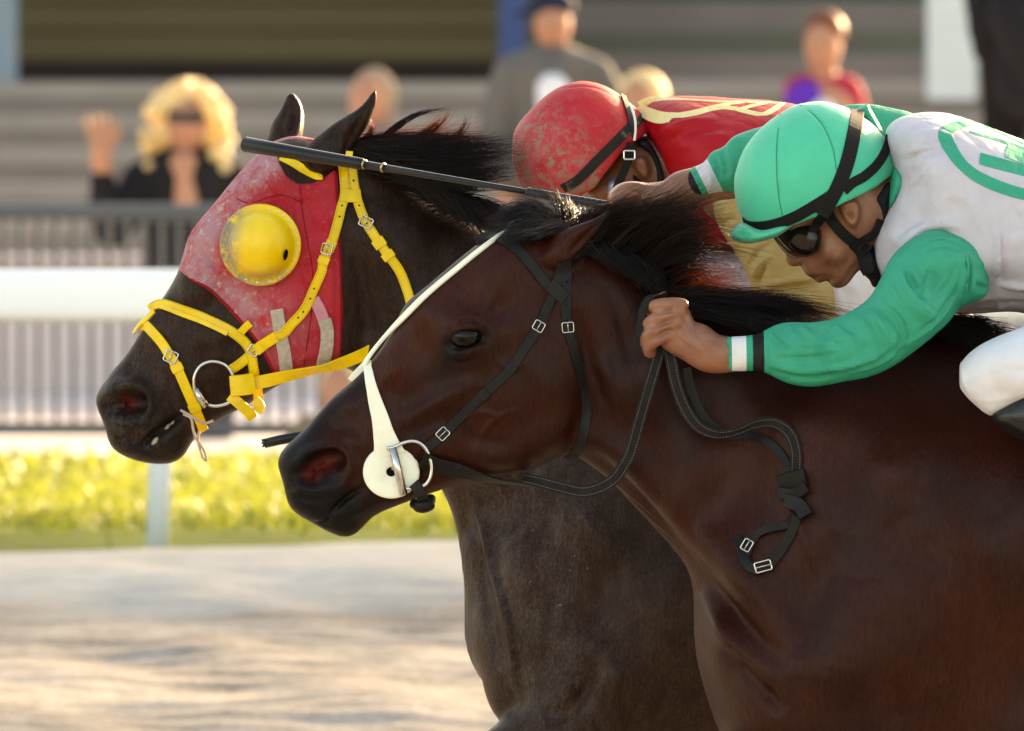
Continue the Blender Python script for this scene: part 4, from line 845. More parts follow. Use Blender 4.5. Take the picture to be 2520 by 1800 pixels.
def stitching(parent, C, N, w, m, pos=(-.6, .6), th=.0024, gap=7, ln=.45):
    mb = MB(); T = np.gradient(C, axis=0); T /= np.linalg.norm(T, axis=1)[:, None]; S = np.cross(T, N); L = np.r_[0, np.cumsum(np.linalg.norm(np.diff(C, axis=0), axis=1))]
    for p in pos:
        E = C + S * (p * w * PX) + N * (th + .0002)
        for t in np.arange(gap * PX, L[-1] - gap * PX, gap * PX):
            a, b = [np.array([np.interp(x, L, E[:, k]) for k in range(3)]) for x in (t, t + gap * PX * ln)]; mb.tube([a, b], .0004, 4)
    if mb.n: mb.build('stitching', m, parent)
M_ST1 = simple('grey_thread', lin('#8a8682'), .8, .2); M_ST2 = simple('dark_yellow_thread', lin('#8f7410'), .8, .2); M_ST3 = simple('black_thread', lin('#3a3836'), .8, .2)
# ------------------------------------------------------------------ near horse: bridle
br = thing('bridle', 'black leather bridle on the near bay horse', 'bridle', P(1250, 800, -0.08))
BB = [BN]
b, C, N = strap([(1394, 640), (1395, 680), (1394, 719), (1394, 775), (1398, 809), (1412, 864), (1428, 924), (1440, 983), (1442, 1034), (1436, 1080), (1416, 1116), (1398, 1128)], 12, BB); tl = b.build('throat_latch', M_LEATHER, br)
hole_dots(tl, C, N, (.12, .17, .22, .3, .55, .62)); keeper(tl, C, N, .52, 13.5, M_LEATHER); keeper(tl, C, N, .4, 13.5, M_LEATHER, 5)
b, C, N = strap([(1384, 645), (1375, 680), (1365, 719), (1349, 752), (1328, 799), (1293, 856), (1257, 908), (1214, 951), (1174, 987), (1135, 1026), (1091, 1070), (1052, 1102)], 12, BB); cs = b.build('cheek_strap', M_LEATHER, br); stitching(cs, C, N, 12, M_ST3, (-.75, .75), .0025)
keeper(cs, C, N, .36, 14, M_LEATHER, 6); keeper(cs, C, N, .5, 14, M_LEATHER, 9); keeper(cs, C, N, .66, 14, M_LEATHER, 12)
b, C, N = strap([(1170, 596), (1190, 586), (1219, 586), (1254, 602), (1280, 623), (1307, 653), (1333, 687), (1360, 714), (1382, 728)], 12.5, BB, off=0.003); b.build('browband', M_LEATHER, br)
b, C, N = strap([(1352, 700), (1372, 718), (1392, 735)], 17, BB, off=0.005); b.build('browband_loop', M_LEATHER, br)
bk(br, BB, 1325, 803, 60, 12, 13, .004, .001); bk(br, BB, 1397, 806, 95, 12, 14, .004, .001); bk(br, BB, 1090, 1068, 45, 14, 12, .004, .001)
# white rubber nose strap with bit disc
ns = thing('nose_strap', 'white rubber strap down the face with round bit guard', 'nose strap', P(960, 1150, -0.07))
b, C, N = strap([(1325, 549), (1300, 552), (1269, 560), (1224, 590), (1171, 630), (1126, 667), (1080, 705), (1036, 744), (988, 793), (949, 836), (917, 876), (900, 903)], 8, BB, off=0.003, th=0.003, wmul=[.8, .8, .85, 1, 1, 1.05, 1.1, 1.15, 1.1, 1.1, 1.3, 1.7]); b.build('face_strap', M_RUBBER, ns)
b, C, N = strap([(905, 896), (888, 910), (872, 924), (862, 936)], 9, BB, off=0.003, th=0.003, hold=False, wmul=[1.4, 1.1, .9, .8]); b.build('branch_strap', M_RUBBER, ns)
b, C, N = strap([(903, 893), (909, 915), (914, 945), (924, 990), (936, 1031), (944, 1066), (953, 1100), (958, 1120)], 12, BB, off=0.003, th=0.003, smooth=14, wmul=[1, 1.0, 1.15, 1.45, 1.7, 2.0, 2.5, 3.4]); b.build('cheek_branch', M_RUBBER, ns)
c, n = at(BB, 961, 1158, 0.011); n = np.array([0.05, -1, 0.1]); n /= np.linalg.norm(n); ex = np.cross([0, 0, 1], n); ex /= np.linalg.norm(ex); ez = np.cross(n, ex); mb = MB(); ns_ = 48; V = []
for r, hh in ((12, -.002), (12.5, .0022), (15, .0032), (40, .0034), (64, .0032), (69, .002), (70, 0), (68, -.002)):
    V += [c + (ex * math.cos(a) * r * -1 + ez * math.sin(a) * r * 0.94) * PX + n * hh for a in np.arange(ns_) * 2 * math.pi / ns_]
mb.add(V, [(i * ns_ + k, i * ns_ + (k + 1) % ns_, (i + 1) * ns_ + (k + 1) % ns_, (i + 1) * ns_ + k) for i in range(7) for k in range(ns_)]); mb.build('bit_guard', M_RUBBER, ns)
mb = MB(); mb.add([c + n * -.001 + (ex * math.cos(a) + ez * math.sin(a)) * 13 * PX for a in np.arange(16) * math.pi / 8], (), [(0, k, k + 1) for k in range(1, 15)]); mb.build('guard_hole', M_HOLE, ns)
mb = MB(); c2, n2 = at(BB, 1270, 559, 0.006); mb.tube([c2 + (np.array([math.cos(a) * 20 * math.cos(.45) - math.sin(a) * 9 * math.sin(.45), 0, math.cos(a) * 20 * math.sin(.45) + math.sin(a) * 9 * math.cos(.45)])) * PX for a in np.arange(24) * math.pi / 12], .0017, 6, True); mb.build('ring', M_RUBBER, ns)
yb = c[1] - 0.006
# bit
bt = thing('snaffle_bit', 'steel dee ring bit over the white round guard', 'bit', P(990, 1150, yb))
mb = MB(); mb.tube([P(966, 1102, yb - .004), P(979, 1155, yb - .006), P(994, 1218, yb - .004)], [.0062, .0068, .0062], 12); mb.build('barrel', M_STEEL, bt)
mb = MB(); mb.tube([P(*q, yb - .003) for q in crom([(952, 1104), (972, 1100), (990, 1091), (1012, 1086), (1032, 1090), (1050, 1108), (1061, 1140), (1061, 1168), (1050, 1190), (1030, 1201), (1004, 1203), (990, 1204)], 5)], .0030, 8); mb.build('dee_ring', M_STEEL, bt)
mb = MB(); mb.tube([P(968, 1150, yb + .002), P(985, 1160, yb - .003)], .006, 10); mb.build('mouthpiece', M_STEEL, bt)
b, C, N = free_strap([(1018, 1190, yb - .006), (1030, 1205, yb - .008), (1040, 1228, yb - .006), (1046, 1245, yb + .01)], 14); cs2 = b.build('chin_strap', M_LEATHER, br)
mb = MB(); mb.tube([P(*q) for q in crom([(1018, 1240, yb + .02), (1038, 1246, yb + .004), (1056, 1240, yb + .01), (1060, 1225, yb + .02)], 5)], [.008] * 3 + [.011] * 8 + [.008] * 5, 10); mb.build('chin_knot', M_LEATHER, br)
# reins of the near horse
def front(q, o=.006):                                   # hang just in front of the near horse's hide
    h = hit(BB, q[0], q[1]); yy = q[2]
    if h is not None: yy = min(yy, h[0].y - o)
    return (q[0], q[1], yy) + tuple(q[3:])
YH = -0.145                                             # depth of the near hand
rn = thing('reins', 'grey and black reins knotted below the near hand of the front jockey', 'reins', P(1600, 1000, -0.12))
b, C, N = strap([(1040, 1126), (1090, 1142), (1145, 1155), (1200, 1168), (1300, 1180)], 17, BB, off=0.007, th=.003, wmul=[1.3, 1.25, 1.1, .95, .9]); b1 = b.build('leather_end', M_LEATHER, rn)
yq = C[-1][1]
b, C, N = free_strap([(1290, 1179, yq - .002), (1340, 1190, -.09), (1379, 1200, -.095), (1431, 1211, -.10), (1474, 1202, -.11), (1513, 1178, -.12), (1534, 1147, -.125), (1552, 1112, -.13), (1575, 1030, -.14), (1598, 950, -.155), (1622, 868, YH + .005), (1626, 845, YH + .01)], np.interp(np.arange(200), [0, 60, 100, 199], [15, 12, 16, 17])[:1], nrm=(0.1, -1, 0.15))
o_ = b.build('near_rein', M_WEB, rn); stitching(o_, C, N, 15, M_ST1)
b, C, N = free_strap([front(q_) for q_ in ((1642, 850, YH + .012), (1652, 890, YH - .004), (1664, 950, YH - .012), (1688, 1010, YH - .012), (1722, 1052, YH - .01, 20), (1770, 1068, YH - .01, 40), (1820, 1058, YH - .01, 50), (1860, 1042, YH - .01, 40), (1905, 1040, YH - .012, 30), (1942, 1065, YH - .014, 10), (1958, 1110, YH - .014), (1958, 1160, YH - .012), (1952, 1190, YH - .01))], 15); o_ = b.build('hanging_rein', M_WEB, rn); stitching(o_, C, N, 15, M_ST1)
b, C, N = free_strap([front(q_) for q_ in ((1690, 905, YH + .006), (1702, 960, YH + .01), (1735, 1030, YH + .01), (1790, 1068, YH + .01), (1850, 1072, YH + .006, -30), (1905, 1100, YH), (1940, 1150, YH - .004), (1955, 1190, YH - .004))], 11); b.build('hanging_rein', M_LEATHER, rn)
mb = MB()
for q, w in (([(1918, 1190, YH - .02), (1950, 1180, YH - .032), (1984, 1172, YH - .02)], 20), ([(1918, 1214, YH - .02), (1955, 1214, YH - .036), (1986, 1196, YH - .02)], 14), ([(1934, 1232, YH - .016), (1966, 1244, YH - .03), (1984, 1272, YH - .016)], 18)): free_strap([front(q_, .012) for q_ in q], w, mb, th=.006)
mb.build('knot', M_LEATHER, rn)
b, C, N = free_strap([front(q_) for q_ in ((1955, 1265, YH - .012), (1935, 1292, YH - .012), (1900, 1300, YH - .01), (1866, 1312, YH - .012), (1846, 1340, YH - .012), (1836, 1366, YH - .01))], 11, nrm=(0.3, -1, 0.5)); b.build('rein_tail', M_LEATHER, rn)
b, C, N = free_strap([front(q_) for q_ in ((1962, 1270, YH - .016), (1948, 1310, YH - .016), (1918, 1360, YH - .014), (1890, 1392, YH - .012), (1862, 1402, YH - .012), (1838, 1388, YH - .012), (1826, 1350, YH - .014), (1812, 1322, YH - .014))], 12); b.build('rein_tail', M_LEATHER, rn)
buckle(P(*front((1878, 1394, YH), .016)), (0, -1, 0.1), R(15), 20, 12, .0013).build('buckle', M_STEEL, rn); buckle(P(*front((1838, 1342, YH), .016)), (0, -1, 0.1), R(60), 14, 11, .0011).build('buckle', M_STEEL, rn)
# loop of the rein over the near hand
b, C, N = free_strap([(1640, 732, YH + .03), (1622, 728, YH + .012), (1600, 733, YH - .004), (1586, 756, YH - .012), (1578, 795, YH - .014), (1578, 830, YH - .012), (1590, 868, YH - .004), (1612, 880, YH + .004)], 12, nrm=(-.7, -.8, .25)); b.build('rein_loop', M_WEB, rn)

# ------------------------------------------------------------------ far horse: yellow bridle
fb = thing('bridle', 'yellow bridle over the red hood of the far horse', 'bridle', P(600, 900, YF - 0.08))
FB = [BH, BF]; FN = [BF, BH]
b, C, N = strap([(690, 388), (720, 402), (755, 420), (794, 440)], 11, FB, YF); b.build('browband', M_YEL, fb)
b, C, N = strap([(838, 400), (843, 420), (848, 475), (838, 518), (822, 576), (808, 617), (795, 648), (792, 668), (770, 718), (746, 766), (715, 800), (700, 818), (664, 838), (629, 864), (593, 893), (566, 910)], 12.5, FB, YF, off=.003); cs = b.build('cheek_strap', M_YEL, fb); stitching(cs, C, N, 12.5, M_ST2, (-.75, .75), .0025)
hole_dots(cs, C, N, (.19, .23, .52, .57, .62, .66)); keeper(cs, C, N, .41, 15, M_YEL, 9, .005); keeper(cs, C, N, .34, 14, M_YEL, 14, .004); keeper(cs, C, N, .84, 15, M_YEL, 11, .005); keeper(cs, C, N, .8, 14, M_YEL, 26, .004)
b, C, N = strap([(864, 400), (867, 430), (873, 468), (885, 512), (900, 546), (925, 585), (952, 623), (983, 666), (1003, 715), (1012, 745)], 12.5, FN, YF, off=.003); tl = b.build('throat_latch', M_YEL, fb); stitching(tl, C, N, 12.5, M_ST2, (-.75, .75), .0025)
hole_dots(tl, C, N, (.12, .2, .3, .37, .42)); keeper(tl, C, N, .56, 17, M_YEL, 12, .005); keeper(tl, C, N, .66, 17, M_YEL, 10, .005)
b, C, N = strap([(838, 482), (860, 486), (888, 486)], 17, FN, YF, off=.006, smooth=20); b.build('browband_loop', M_YEL, fb)
mb = MB(); free_strap([(860, 375, YF - .12), (858, 392, YF - .13), (856, 410, YF - .12)], 9, mb); mb.build('strap_end', M_YEL, fb)
bk(fb, FB, 808, 613, 75, 13, 14, .008); bk(fb, FN, 902, 549, 65, 13, 16, .008); bk(fb, FB, 626, 862, 55, 12, 13, .008)
b, C, N = strap([(372, 760), (390, 752), (414, 753), (471, 770), (521, 792), (564, 813), (592, 832), (611, 852), (620, 876), (626, 914), (632, 960), (634, 990)], 13, FN, YF, off=.003, th=.004); nb = b.build('noseband', M_YEL, fb); stitching(nb, C, N, 13, M_ST2, (-.8, .8), .0043)
b, C, N = strap([(380, 752), (440, 770), (500, 794), (560, 822)], 6, FN, YF, off=.008, th=.002); b.build('padding_ridge', M_YEL, nb)
b, C, N = strap([(588, 822), (604, 806), (616, 796)], 10, FB, YF, off=.004); b.build('loop_tab', M_YEL, nb)
b, C, N = strap([(348, 806), (360, 802), (372, 812), (400, 843), (421, 879), (443, 921), (464, 968), (482, 1011), (498, 1056)], 13, FN, YF, off=.003, th=.003); fl = b.build('flash_band', M_YEL, fb)
hole_dots(fl, C, N, (.2, .55, .68)); keeper(fl, C, N, .47, 16, M_YEL, 10, .005); keeper(fl, C, N, .8, 16, M_YEL, 10, .005)
b, C, N = strap([(385, 768), (368, 788), (348, 806), (336, 826)], 9, FN, YF, off=.005); b.build('loop_tab', M_YEL, fl)
bk(fb, FN, 422, 880, 65, 15, 16, .008)
yb = hit(FN, 560, 930)[0].y - 0.012
fbit = thing('snaffle_bit', 'steel loose ring bit beside the yellow flash band', 'bit', P(530, 950, yb))
mb = MB(); mb.tube([P(*q, yb) for q in crom([(480, 965), (478, 930), (492, 902), (518, 890), (546, 894), (564, 908), (576, 935), (578, 968), (564, 990), (534, 999), (510, 995), (492, 982)], 5, True)], .0028, 8, True); mb.build('ring', M_STEEL, fbit)
mb = MB(); mb.tube([P(484, 956, yb), P(490, 975, yb - .003), P(508, 1000, yb)], [.005, .007, .006], 10); mb.build('mouthpiece', M_STEEL, fbit)
fr = thing('reins', 'yellow reins of the far horse running back from its bit', 'reins', P(700, 930, yb))
mb = MB(); free_strap([(572, 950, yb - .004), (596, 948, yb - .008), (622, 944, yb - .004)], 27, mb, th=.012); mb.build('rein_stop', M_YEL, fr)
b, C, N = free_strap([(600, 948, yb - .004), (640, 941, yb - .004), (700, 927, yb - .008, 30), (771, 911, yb - .006, 55), (800, 906, yb - .004, 50), (843, 893, yb - .004, 30), (896, 872, yb, 20), (940, 850, yb + .004, 10), (1010, 820, yb, 0), (1150, 760, yb - .01), (1400, 640, yb - .02), (1560, 560, yb - .03)], 17); b.build('rein', M_YEL, fr)
mb = MB(); free_strap([(566, 975, yb - .006), (585, 990, yb - .008), (612, 1016, yb - .004), (622, 1028, yb)], 14, mb, th=.005); free_strap([(628, 985, yb), (640, 1000, yb - .002), (632, 1012, yb)], 13, mb, th=.005); mb.build('curb_strap', M_YEL, fb)
mb = MB()
for q in ([(490, 1062, yb), (488, 1090, yb), (500, 1128, yb), (508, 1130, yb), (500, 1105, yb), (478, 1075, yb)], [(452, 1020, yb + .01), (470, 1030, yb), (476, 1060, yb), (482, 1080, yb)], [(445, 1010, yb + .01), (470, 1024, yb - .002), (500, 1042, yb), (525, 1036, yb)]): mb.tube([P(*x) for x in crom(q, 5)], .0022, 6)
mb.build('tongue_tie', simple('pale_string', lin('#b5a291'), 0.9, 0.1, 0.2, 100), fb)

# ------------------------------------------------------------------ manes
def maneobj(me, root, m_=None): me.materials.append(m_ or M_MANE); o = bpy.data.objects.new('mane', me); COL.objects.link(o); o.parent = root; o.matrix_parent_inverse = root.matrix_world.inverted(); return o
# near horse: flung up and back along the crest, then the clump by the hand
maneobj(strands([[(1425, 560, -.01), (1450, 535, -.03), (1500, 520, -.03), (1560, 528, -.02)], [(1480, 590, -.02), (1530, 540, -.04), (1600, 515, -.04), (1690, 500, -.02)], [(1540, 630, -.02), (1600, 560, -.05), (1670, 520, -.05), (1745, 475, -.03)],
    [(1580, 660, -.02), (1640, 600, -.06), (1720, 560, -.05), (1790, 575, -.02)], [(1610, 690, -.02), (1660, 640, -.06), (1720, 610, -.05), (1770, 640, -.02)], [(1620, 700, -.02), (1660, 680, -.05), (1700, 680, -.05), (1740, 710, -.02)]], 5200, .00042, 12, (18, 16, .022), 1.7, 3, 120, 16, (0.35, 1.0)), HN)
maneobj(strands([[(1440, 590, -.05), (1470, 620, -.075), (1500, 645, -.08), (1540, 668, -.08)], [(1500, 600, -.04), (1540, 640, -.075), (1570, 670, -.08), (1600, 700, -.08)], [(1560, 640, -.04), (1600, 660, -.07), (1620, 700, -.075), (1640, 735, -.07)]], 1500, .0009, 8, (18, 10, .012), 1.0, 4, 0, 6), HN)
maneobj(strands([[(1640, 705, -.03), (1700, 715, -.07), (1780, 735, -.07), (1860, 762, -.05)], [(1680, 735, -.03), (1760, 735, -.07), (1850, 745, -.07), (1960, 775, -.05)], [(1760, 760, -.03), (1840, 740, -.06), (1930, 752, -.06), (2010, 785, -.04)], [(1900, 775, -.02), (1970, 765, -.06), (2060, 790, -.06), (2120, 830, -.05)]], 3000, .0004, 10, (24, 12, .016), 1.4, 5, 90, 12, (0.35, 1.0)), HN)
maneobj(strands([[(1660, 745, -.06), (1720, 760, -.085), (1790, 790, -.095), (1850, 820, -.1)], [(1720, 755, -.06), (1790, 775, -.085), (1870, 805, -.1), (1940, 840, -.11)], [(1820, 770, -.05), (1900, 790, -.09), (1990, 830, -.11), (2060, 870, -.12)]], 800, .0006, 8, (22, 12, .012), 1.0, 6, 0, 4), HN)
maneobj(strands([[(2150, 790, -.03), (2260, 790, -.09), (2360, 810, -.11), (2440, 850, -.12)], [(2300, 800, -.03), (2380, 800, -.09), (2440, 820, -.1), (2500, 850, -.1)]], 700, .0009, 8, (24, 14, .014), 1.2, 8, 20, 6), HN)
# forelock and tufts between the ears of the near horse
maneobj(strands([[(1330, 556, -.03), (1280, 568, -.05), (1240, 572, -.05), (1205, 582, -.05)], [(1390, 560, -.02), (1330, 580, -.07), (1285, 592, -.075), (1255, 598, -.07)], [(1340, 552, 0), (1290, 520, 0), (1240, 545, 0), (1200, 570, 0)], [(1380, 556, .01), (1340, 505, .02), (1290, 495, .02), (1250, 520, .02)]], 2400, .0004, 10, (12, 8, .012), 1.3, 9, 40, 8), HN)
maneobj(strands([[(1380, 552, 0), (1372, 500, .02), (1330, 470, .03), (1280, 480, .03)], [(1400, 556, 0), (1420, 520, .01), (1400, 505, .02), (1370, 520, .02)]], 160, .0006, 9, (14, 8, .01), 1.8, 10, 0, 14), HN)
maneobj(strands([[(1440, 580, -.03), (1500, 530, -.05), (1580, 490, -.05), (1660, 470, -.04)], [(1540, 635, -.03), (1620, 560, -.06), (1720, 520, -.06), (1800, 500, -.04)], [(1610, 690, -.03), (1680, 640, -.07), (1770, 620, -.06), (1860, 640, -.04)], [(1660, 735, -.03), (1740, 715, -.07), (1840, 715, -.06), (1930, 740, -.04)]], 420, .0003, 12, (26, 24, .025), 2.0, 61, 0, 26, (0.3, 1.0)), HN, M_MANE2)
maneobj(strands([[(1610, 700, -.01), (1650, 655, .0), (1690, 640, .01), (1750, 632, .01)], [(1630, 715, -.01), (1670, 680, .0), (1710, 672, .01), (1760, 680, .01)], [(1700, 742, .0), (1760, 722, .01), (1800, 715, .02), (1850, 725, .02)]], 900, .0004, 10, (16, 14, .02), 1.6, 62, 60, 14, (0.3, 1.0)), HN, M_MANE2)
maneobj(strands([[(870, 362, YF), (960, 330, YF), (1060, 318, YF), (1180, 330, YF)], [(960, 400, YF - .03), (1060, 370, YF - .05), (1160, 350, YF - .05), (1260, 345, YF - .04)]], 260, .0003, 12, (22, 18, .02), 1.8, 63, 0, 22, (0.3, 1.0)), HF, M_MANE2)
# fine hair along the rear edge of the near ear
maneobj(strands([[(1405, 650, -.075), (1425, 640, -.085), (1445, 640, -.085)], [(1450, 600, -.078), (1466, 592, -.085), (1484, 588, -.085)], [(1500, 535, -.078), (1508, 530, -.085), (1518, 524, -.085)]], 260, .00035, 5, (4, 4, .004), 1.4, 12), HN)
# far horse: mane streaming back, some loose locks tinted as if sunlit
y = YF - .02
maneobj(strands([[(880, 360, y), (960, 345, y - .02), (1100, 345, y - .03), (1250, 372, y - .03)], [(900, 372, y - .03), (1000, 365, y - .07), (1120, 372, y - .07), (1262, 358, y - .05)], [(940, 395, y - .04), (1040, 400, y - .09), (1150, 420, y - .09), (1262, 392, y - .06)],
    [(980, 420, y - .04), (1060, 430, y - .1), (1150, 440, y - .1), (1240, 430, y - .07)], [(1020, 450, y - .04), (1080, 470, y - .1), (1140, 470, y - .1), (1210, 455, y - .08)]], 5000, .00045, 12, (18, 11, .016), 1.4, 21, 110, 12, (0.4, 1.0)), HF)
maneobj(strands([[(900, 375, y - .04), (980, 400, y - .085), (1040, 460, y - .1), (1090, 530, y - .1)], [(980, 415, y - .04), (1060, 450, y - .1), (1130, 520, y - .11), (1190, 590, y - .1)], [(1080, 490, y - .04), (1140, 500, y - .1), (1200, 540, y - .11), (1250, 600, y - .1)], [(1150, 540, y - .04), (1190, 510, y - .1), (1230, 520, y - .11), (1262, 560, y - .1)]], 2200, .0009, 8, (18, 14, .012), 1.2, 22, 0, 6), HF)
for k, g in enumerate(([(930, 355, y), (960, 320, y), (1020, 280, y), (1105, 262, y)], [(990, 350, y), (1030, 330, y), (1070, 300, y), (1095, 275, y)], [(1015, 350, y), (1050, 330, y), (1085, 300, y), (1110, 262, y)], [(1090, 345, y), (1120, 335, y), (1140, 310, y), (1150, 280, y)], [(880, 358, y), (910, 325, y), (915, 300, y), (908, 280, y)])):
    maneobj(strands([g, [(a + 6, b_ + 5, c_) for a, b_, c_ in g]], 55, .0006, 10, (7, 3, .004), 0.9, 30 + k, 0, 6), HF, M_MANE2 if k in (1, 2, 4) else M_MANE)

# ------------------------------------------------------------------ whip
wp = thing('riding_whip', 'long black riding whip held out level over the far horse', 'whip', P(1100, 440, 0.4))
M_WHIP = simple('black_whip', lin('#0c0f14'), 0.38, 0.32, 0.3, 60, bmp=0.0004, bscale=300)
A_, B_ = P(600, 355, .62), P(1530, 512, .2); lp = lambda t: A_ + (B_ - A_) * t
mb = MB(); mb.tube([lp(t) for t in (0, .004, .1, .2, .3, .318, .322)], [.0095, .0122, .0112, .0102, .0095, .0092, .0065], 14); mb.build('popper', M_WHIP, wp)
mb = MB(); mb.tube([lp(t) for t in (.31, .5, .68, .76)], [.0066, .0052, .0048, .0048], 10); mb.build('shaft', M_WHIP, wp)
mb = MB(); mb.tube([lp(t) for t in np.linspace(.755, 1.06, 60)], [.0072 + .0005 * math.sin(i * 2.1) for i in range(60)], 10); mb.build('grip', M_WHIP, wp)
for t in (.322, .372):
    mb = MB(); mb.tube([lp(t), lp(t + .004)], .0078, 12); mb.build('metal_band', simple('band_bronze', (0.5, 0.38, 0.22), 0.35, 0.5, 0.1, metal=1.0), wp)
# tip of a second whip behind the near muzzle
w2 = thing('whip_tip', 'frayed dark tip of a whip showing beyond the near muzzle', 'whip', P(690, 1088, .3))
mb = MB(); mb.tube([P(650, 1092, .3), P(690, 1083, .3), P(800, 1062, .3), P(1000, 1020, .3)], [.0075, .0078, .0075, .007], 10); mb.build('shaft', M_WHIP, w2)
mb = MB()
for i in range(14): a = random.uniform(-9, 9); mb.tube([P(664, 1089 + a * .6, .3), P(648 + random.uniform(-5, 5), 1093 + a * 1.3, .3 + random.uniform(-.01, .01))], .0012, 5)
mb.build('frayed_end', M_WHIP, w2)
# ================================================================== jockeys
def cloth(name, col, tr=0.18, dirt=None, wr=0.5):
    m = simple(name, col, 0.55, 0.25, 0.06, 25, trans=tr, dirt=dirt); nt = m.node_tree; bs = nt.nodes['Principled BSDF']
    bump(nt, bs, noise(nt, 700, 2, 0.5), 0.0003, 0.6)
    for sc_, d_, st_ in ((7, .012, (1, 1, 1.8)), (19, .005, (1.5, 1, 1))):
        n_ = noise(nt, sc_, 2, 0.45, stretch=st_); a_ = ND(nt, 'ShaderNodeMath', operation='SUBTRACT'); nt.links.new(n_, a_.inputs[0]); a_.inputs[1].default_value = .5
        b_ = ND(nt, 'ShaderNodeMath', operation='ABSOLUTE'); nt.links.new(a_.outputs[0], b_.inputs[0]); bump(nt, bs, b_.outputs[0], d_ * 2.2, wr)
    return m
def banded(name, col, bands, tr=0.15):                 # printed bands along the attribute 's'
    m = cloth(name, col, tr); nt = m.node_tree; bs = nt.nodes['Principled BSDF']
    src = bs.inputs['Base Color'].links[0].from_socket
    a = ND(nt, 'ShaderNodeAttribute', attribute_name='s').outputs['Fac']
    for lo, hi, c in bands:
        k = ramp(nt, a, [(0, (0, 0, 0)), (lo, (1, 1, 1)), (hi, (0, 0, 0))], 'CONSTANT'); src = mix(nt, k, src, c)
    nt.links.new(src, bs.inputs['Base Color'])
    for n in nt.nodes:
        if n.type == 'BSDF_TRANSLUCENT': nt.links.new(src, n.inputs[0])
    return m
def skin(name, c0, c1):
    m, nt, bs = newmat(name); nt.links.new(ramp(nt, noise(nt, 30, 5, 0.6), [(0.3, c0), (0.7, c1)]), bs.inputs['Base Color'])
    sb = ND(nt, 'ShaderNodeAttribute', attribute_name='stubble').outputs['Fac']; src = bs.inputs['Base Color'].links[0].from_socket
    nt.links.new(mix(nt, mix(nt, sb, (0, 0, 0, 1), ramp(nt, noise(nt, 260, 3, .8), [(.35, (.35,) * 3), (.65, (1,) * 3)])), src, lin('#33201a')), bs.inputs['Base Color'])
    bs.inputs['Roughness'].default_value = 0.42; bs.inputs['Subsurface Weight'].default_value = 0.08; bs.inputs['Subsurface Radius'].default_value = (0.01, 0.004, 0.002)
    bump(nt, bs, noise(nt, 420, 3, 0.6), 0.0005, 0.7); bump(nt, bs, noise(nt, 90, 3, 0.6), 0.0008, 0.6); return m
GREEN = lin('#0e9f80'); M_GREEN = cloth('green_silk', GREEN); M_WSILK = cloth('white_silk', lin('#c9c8d2'), 0.2)
M_HGREEN = simple('green_helmet_cloth', lin('#12b994'), 0.55, 0.4, 0.05, 40, sheen=0.15, bmp=0.0003, bscale=700)
bump(M_HGREEN.node_tree, M_HGREEN.node_tree.nodes['Principled BSDF'], noise(M_HGREEN.node_tree, 16, 4, .6), .003, .5)
M_BAND = simple('black_elastic', lin('#0f0e0e'), 0.7, 0.25, 0.2, 90, bmp=0.0006, bscale=600)
M_SKIN = skin('brown_skin', lin('#7c4d38'), lin('#94614a')); M_SKIN2 = skin('tan_skin', lin('#744834'), lin('#8a5a44'))
M_GOG = simple('goggle_lens', lin('#120c0a'), 0.12, 0.3, 0.2, 30); M_FRAME = simple('goggle_frame', lin('#22140f'), 0.25, 0.4, 0.2, 40)
M_NAVY = simple('navy_knit', lin('#15161c'), 0.85, 0.25, 0.3, 60, bmp=0.001, bscale=250); M_BREECH = cloth('white_breeches', lin('#d9dbe2'), 0.1, wr=0.25); M_BOOT = simple('black_boot', lin('#131416'), 0.35, 0.5, 0.2, 30)
def scl(v, h=0.0042, it=1): return v.mesh().smooth(it)
def at_s(sc, a, b, y):                                  # distance along an axis in photo pixels / 1000
    p, q = P(*a, y), P(*b, y); d = (q - p)[[0, 2]]; L = np.linalg.norm(d); return ((sc.V[:, [0, 2]] - p[[0, 2]]) @ d / L) / PX / 1000

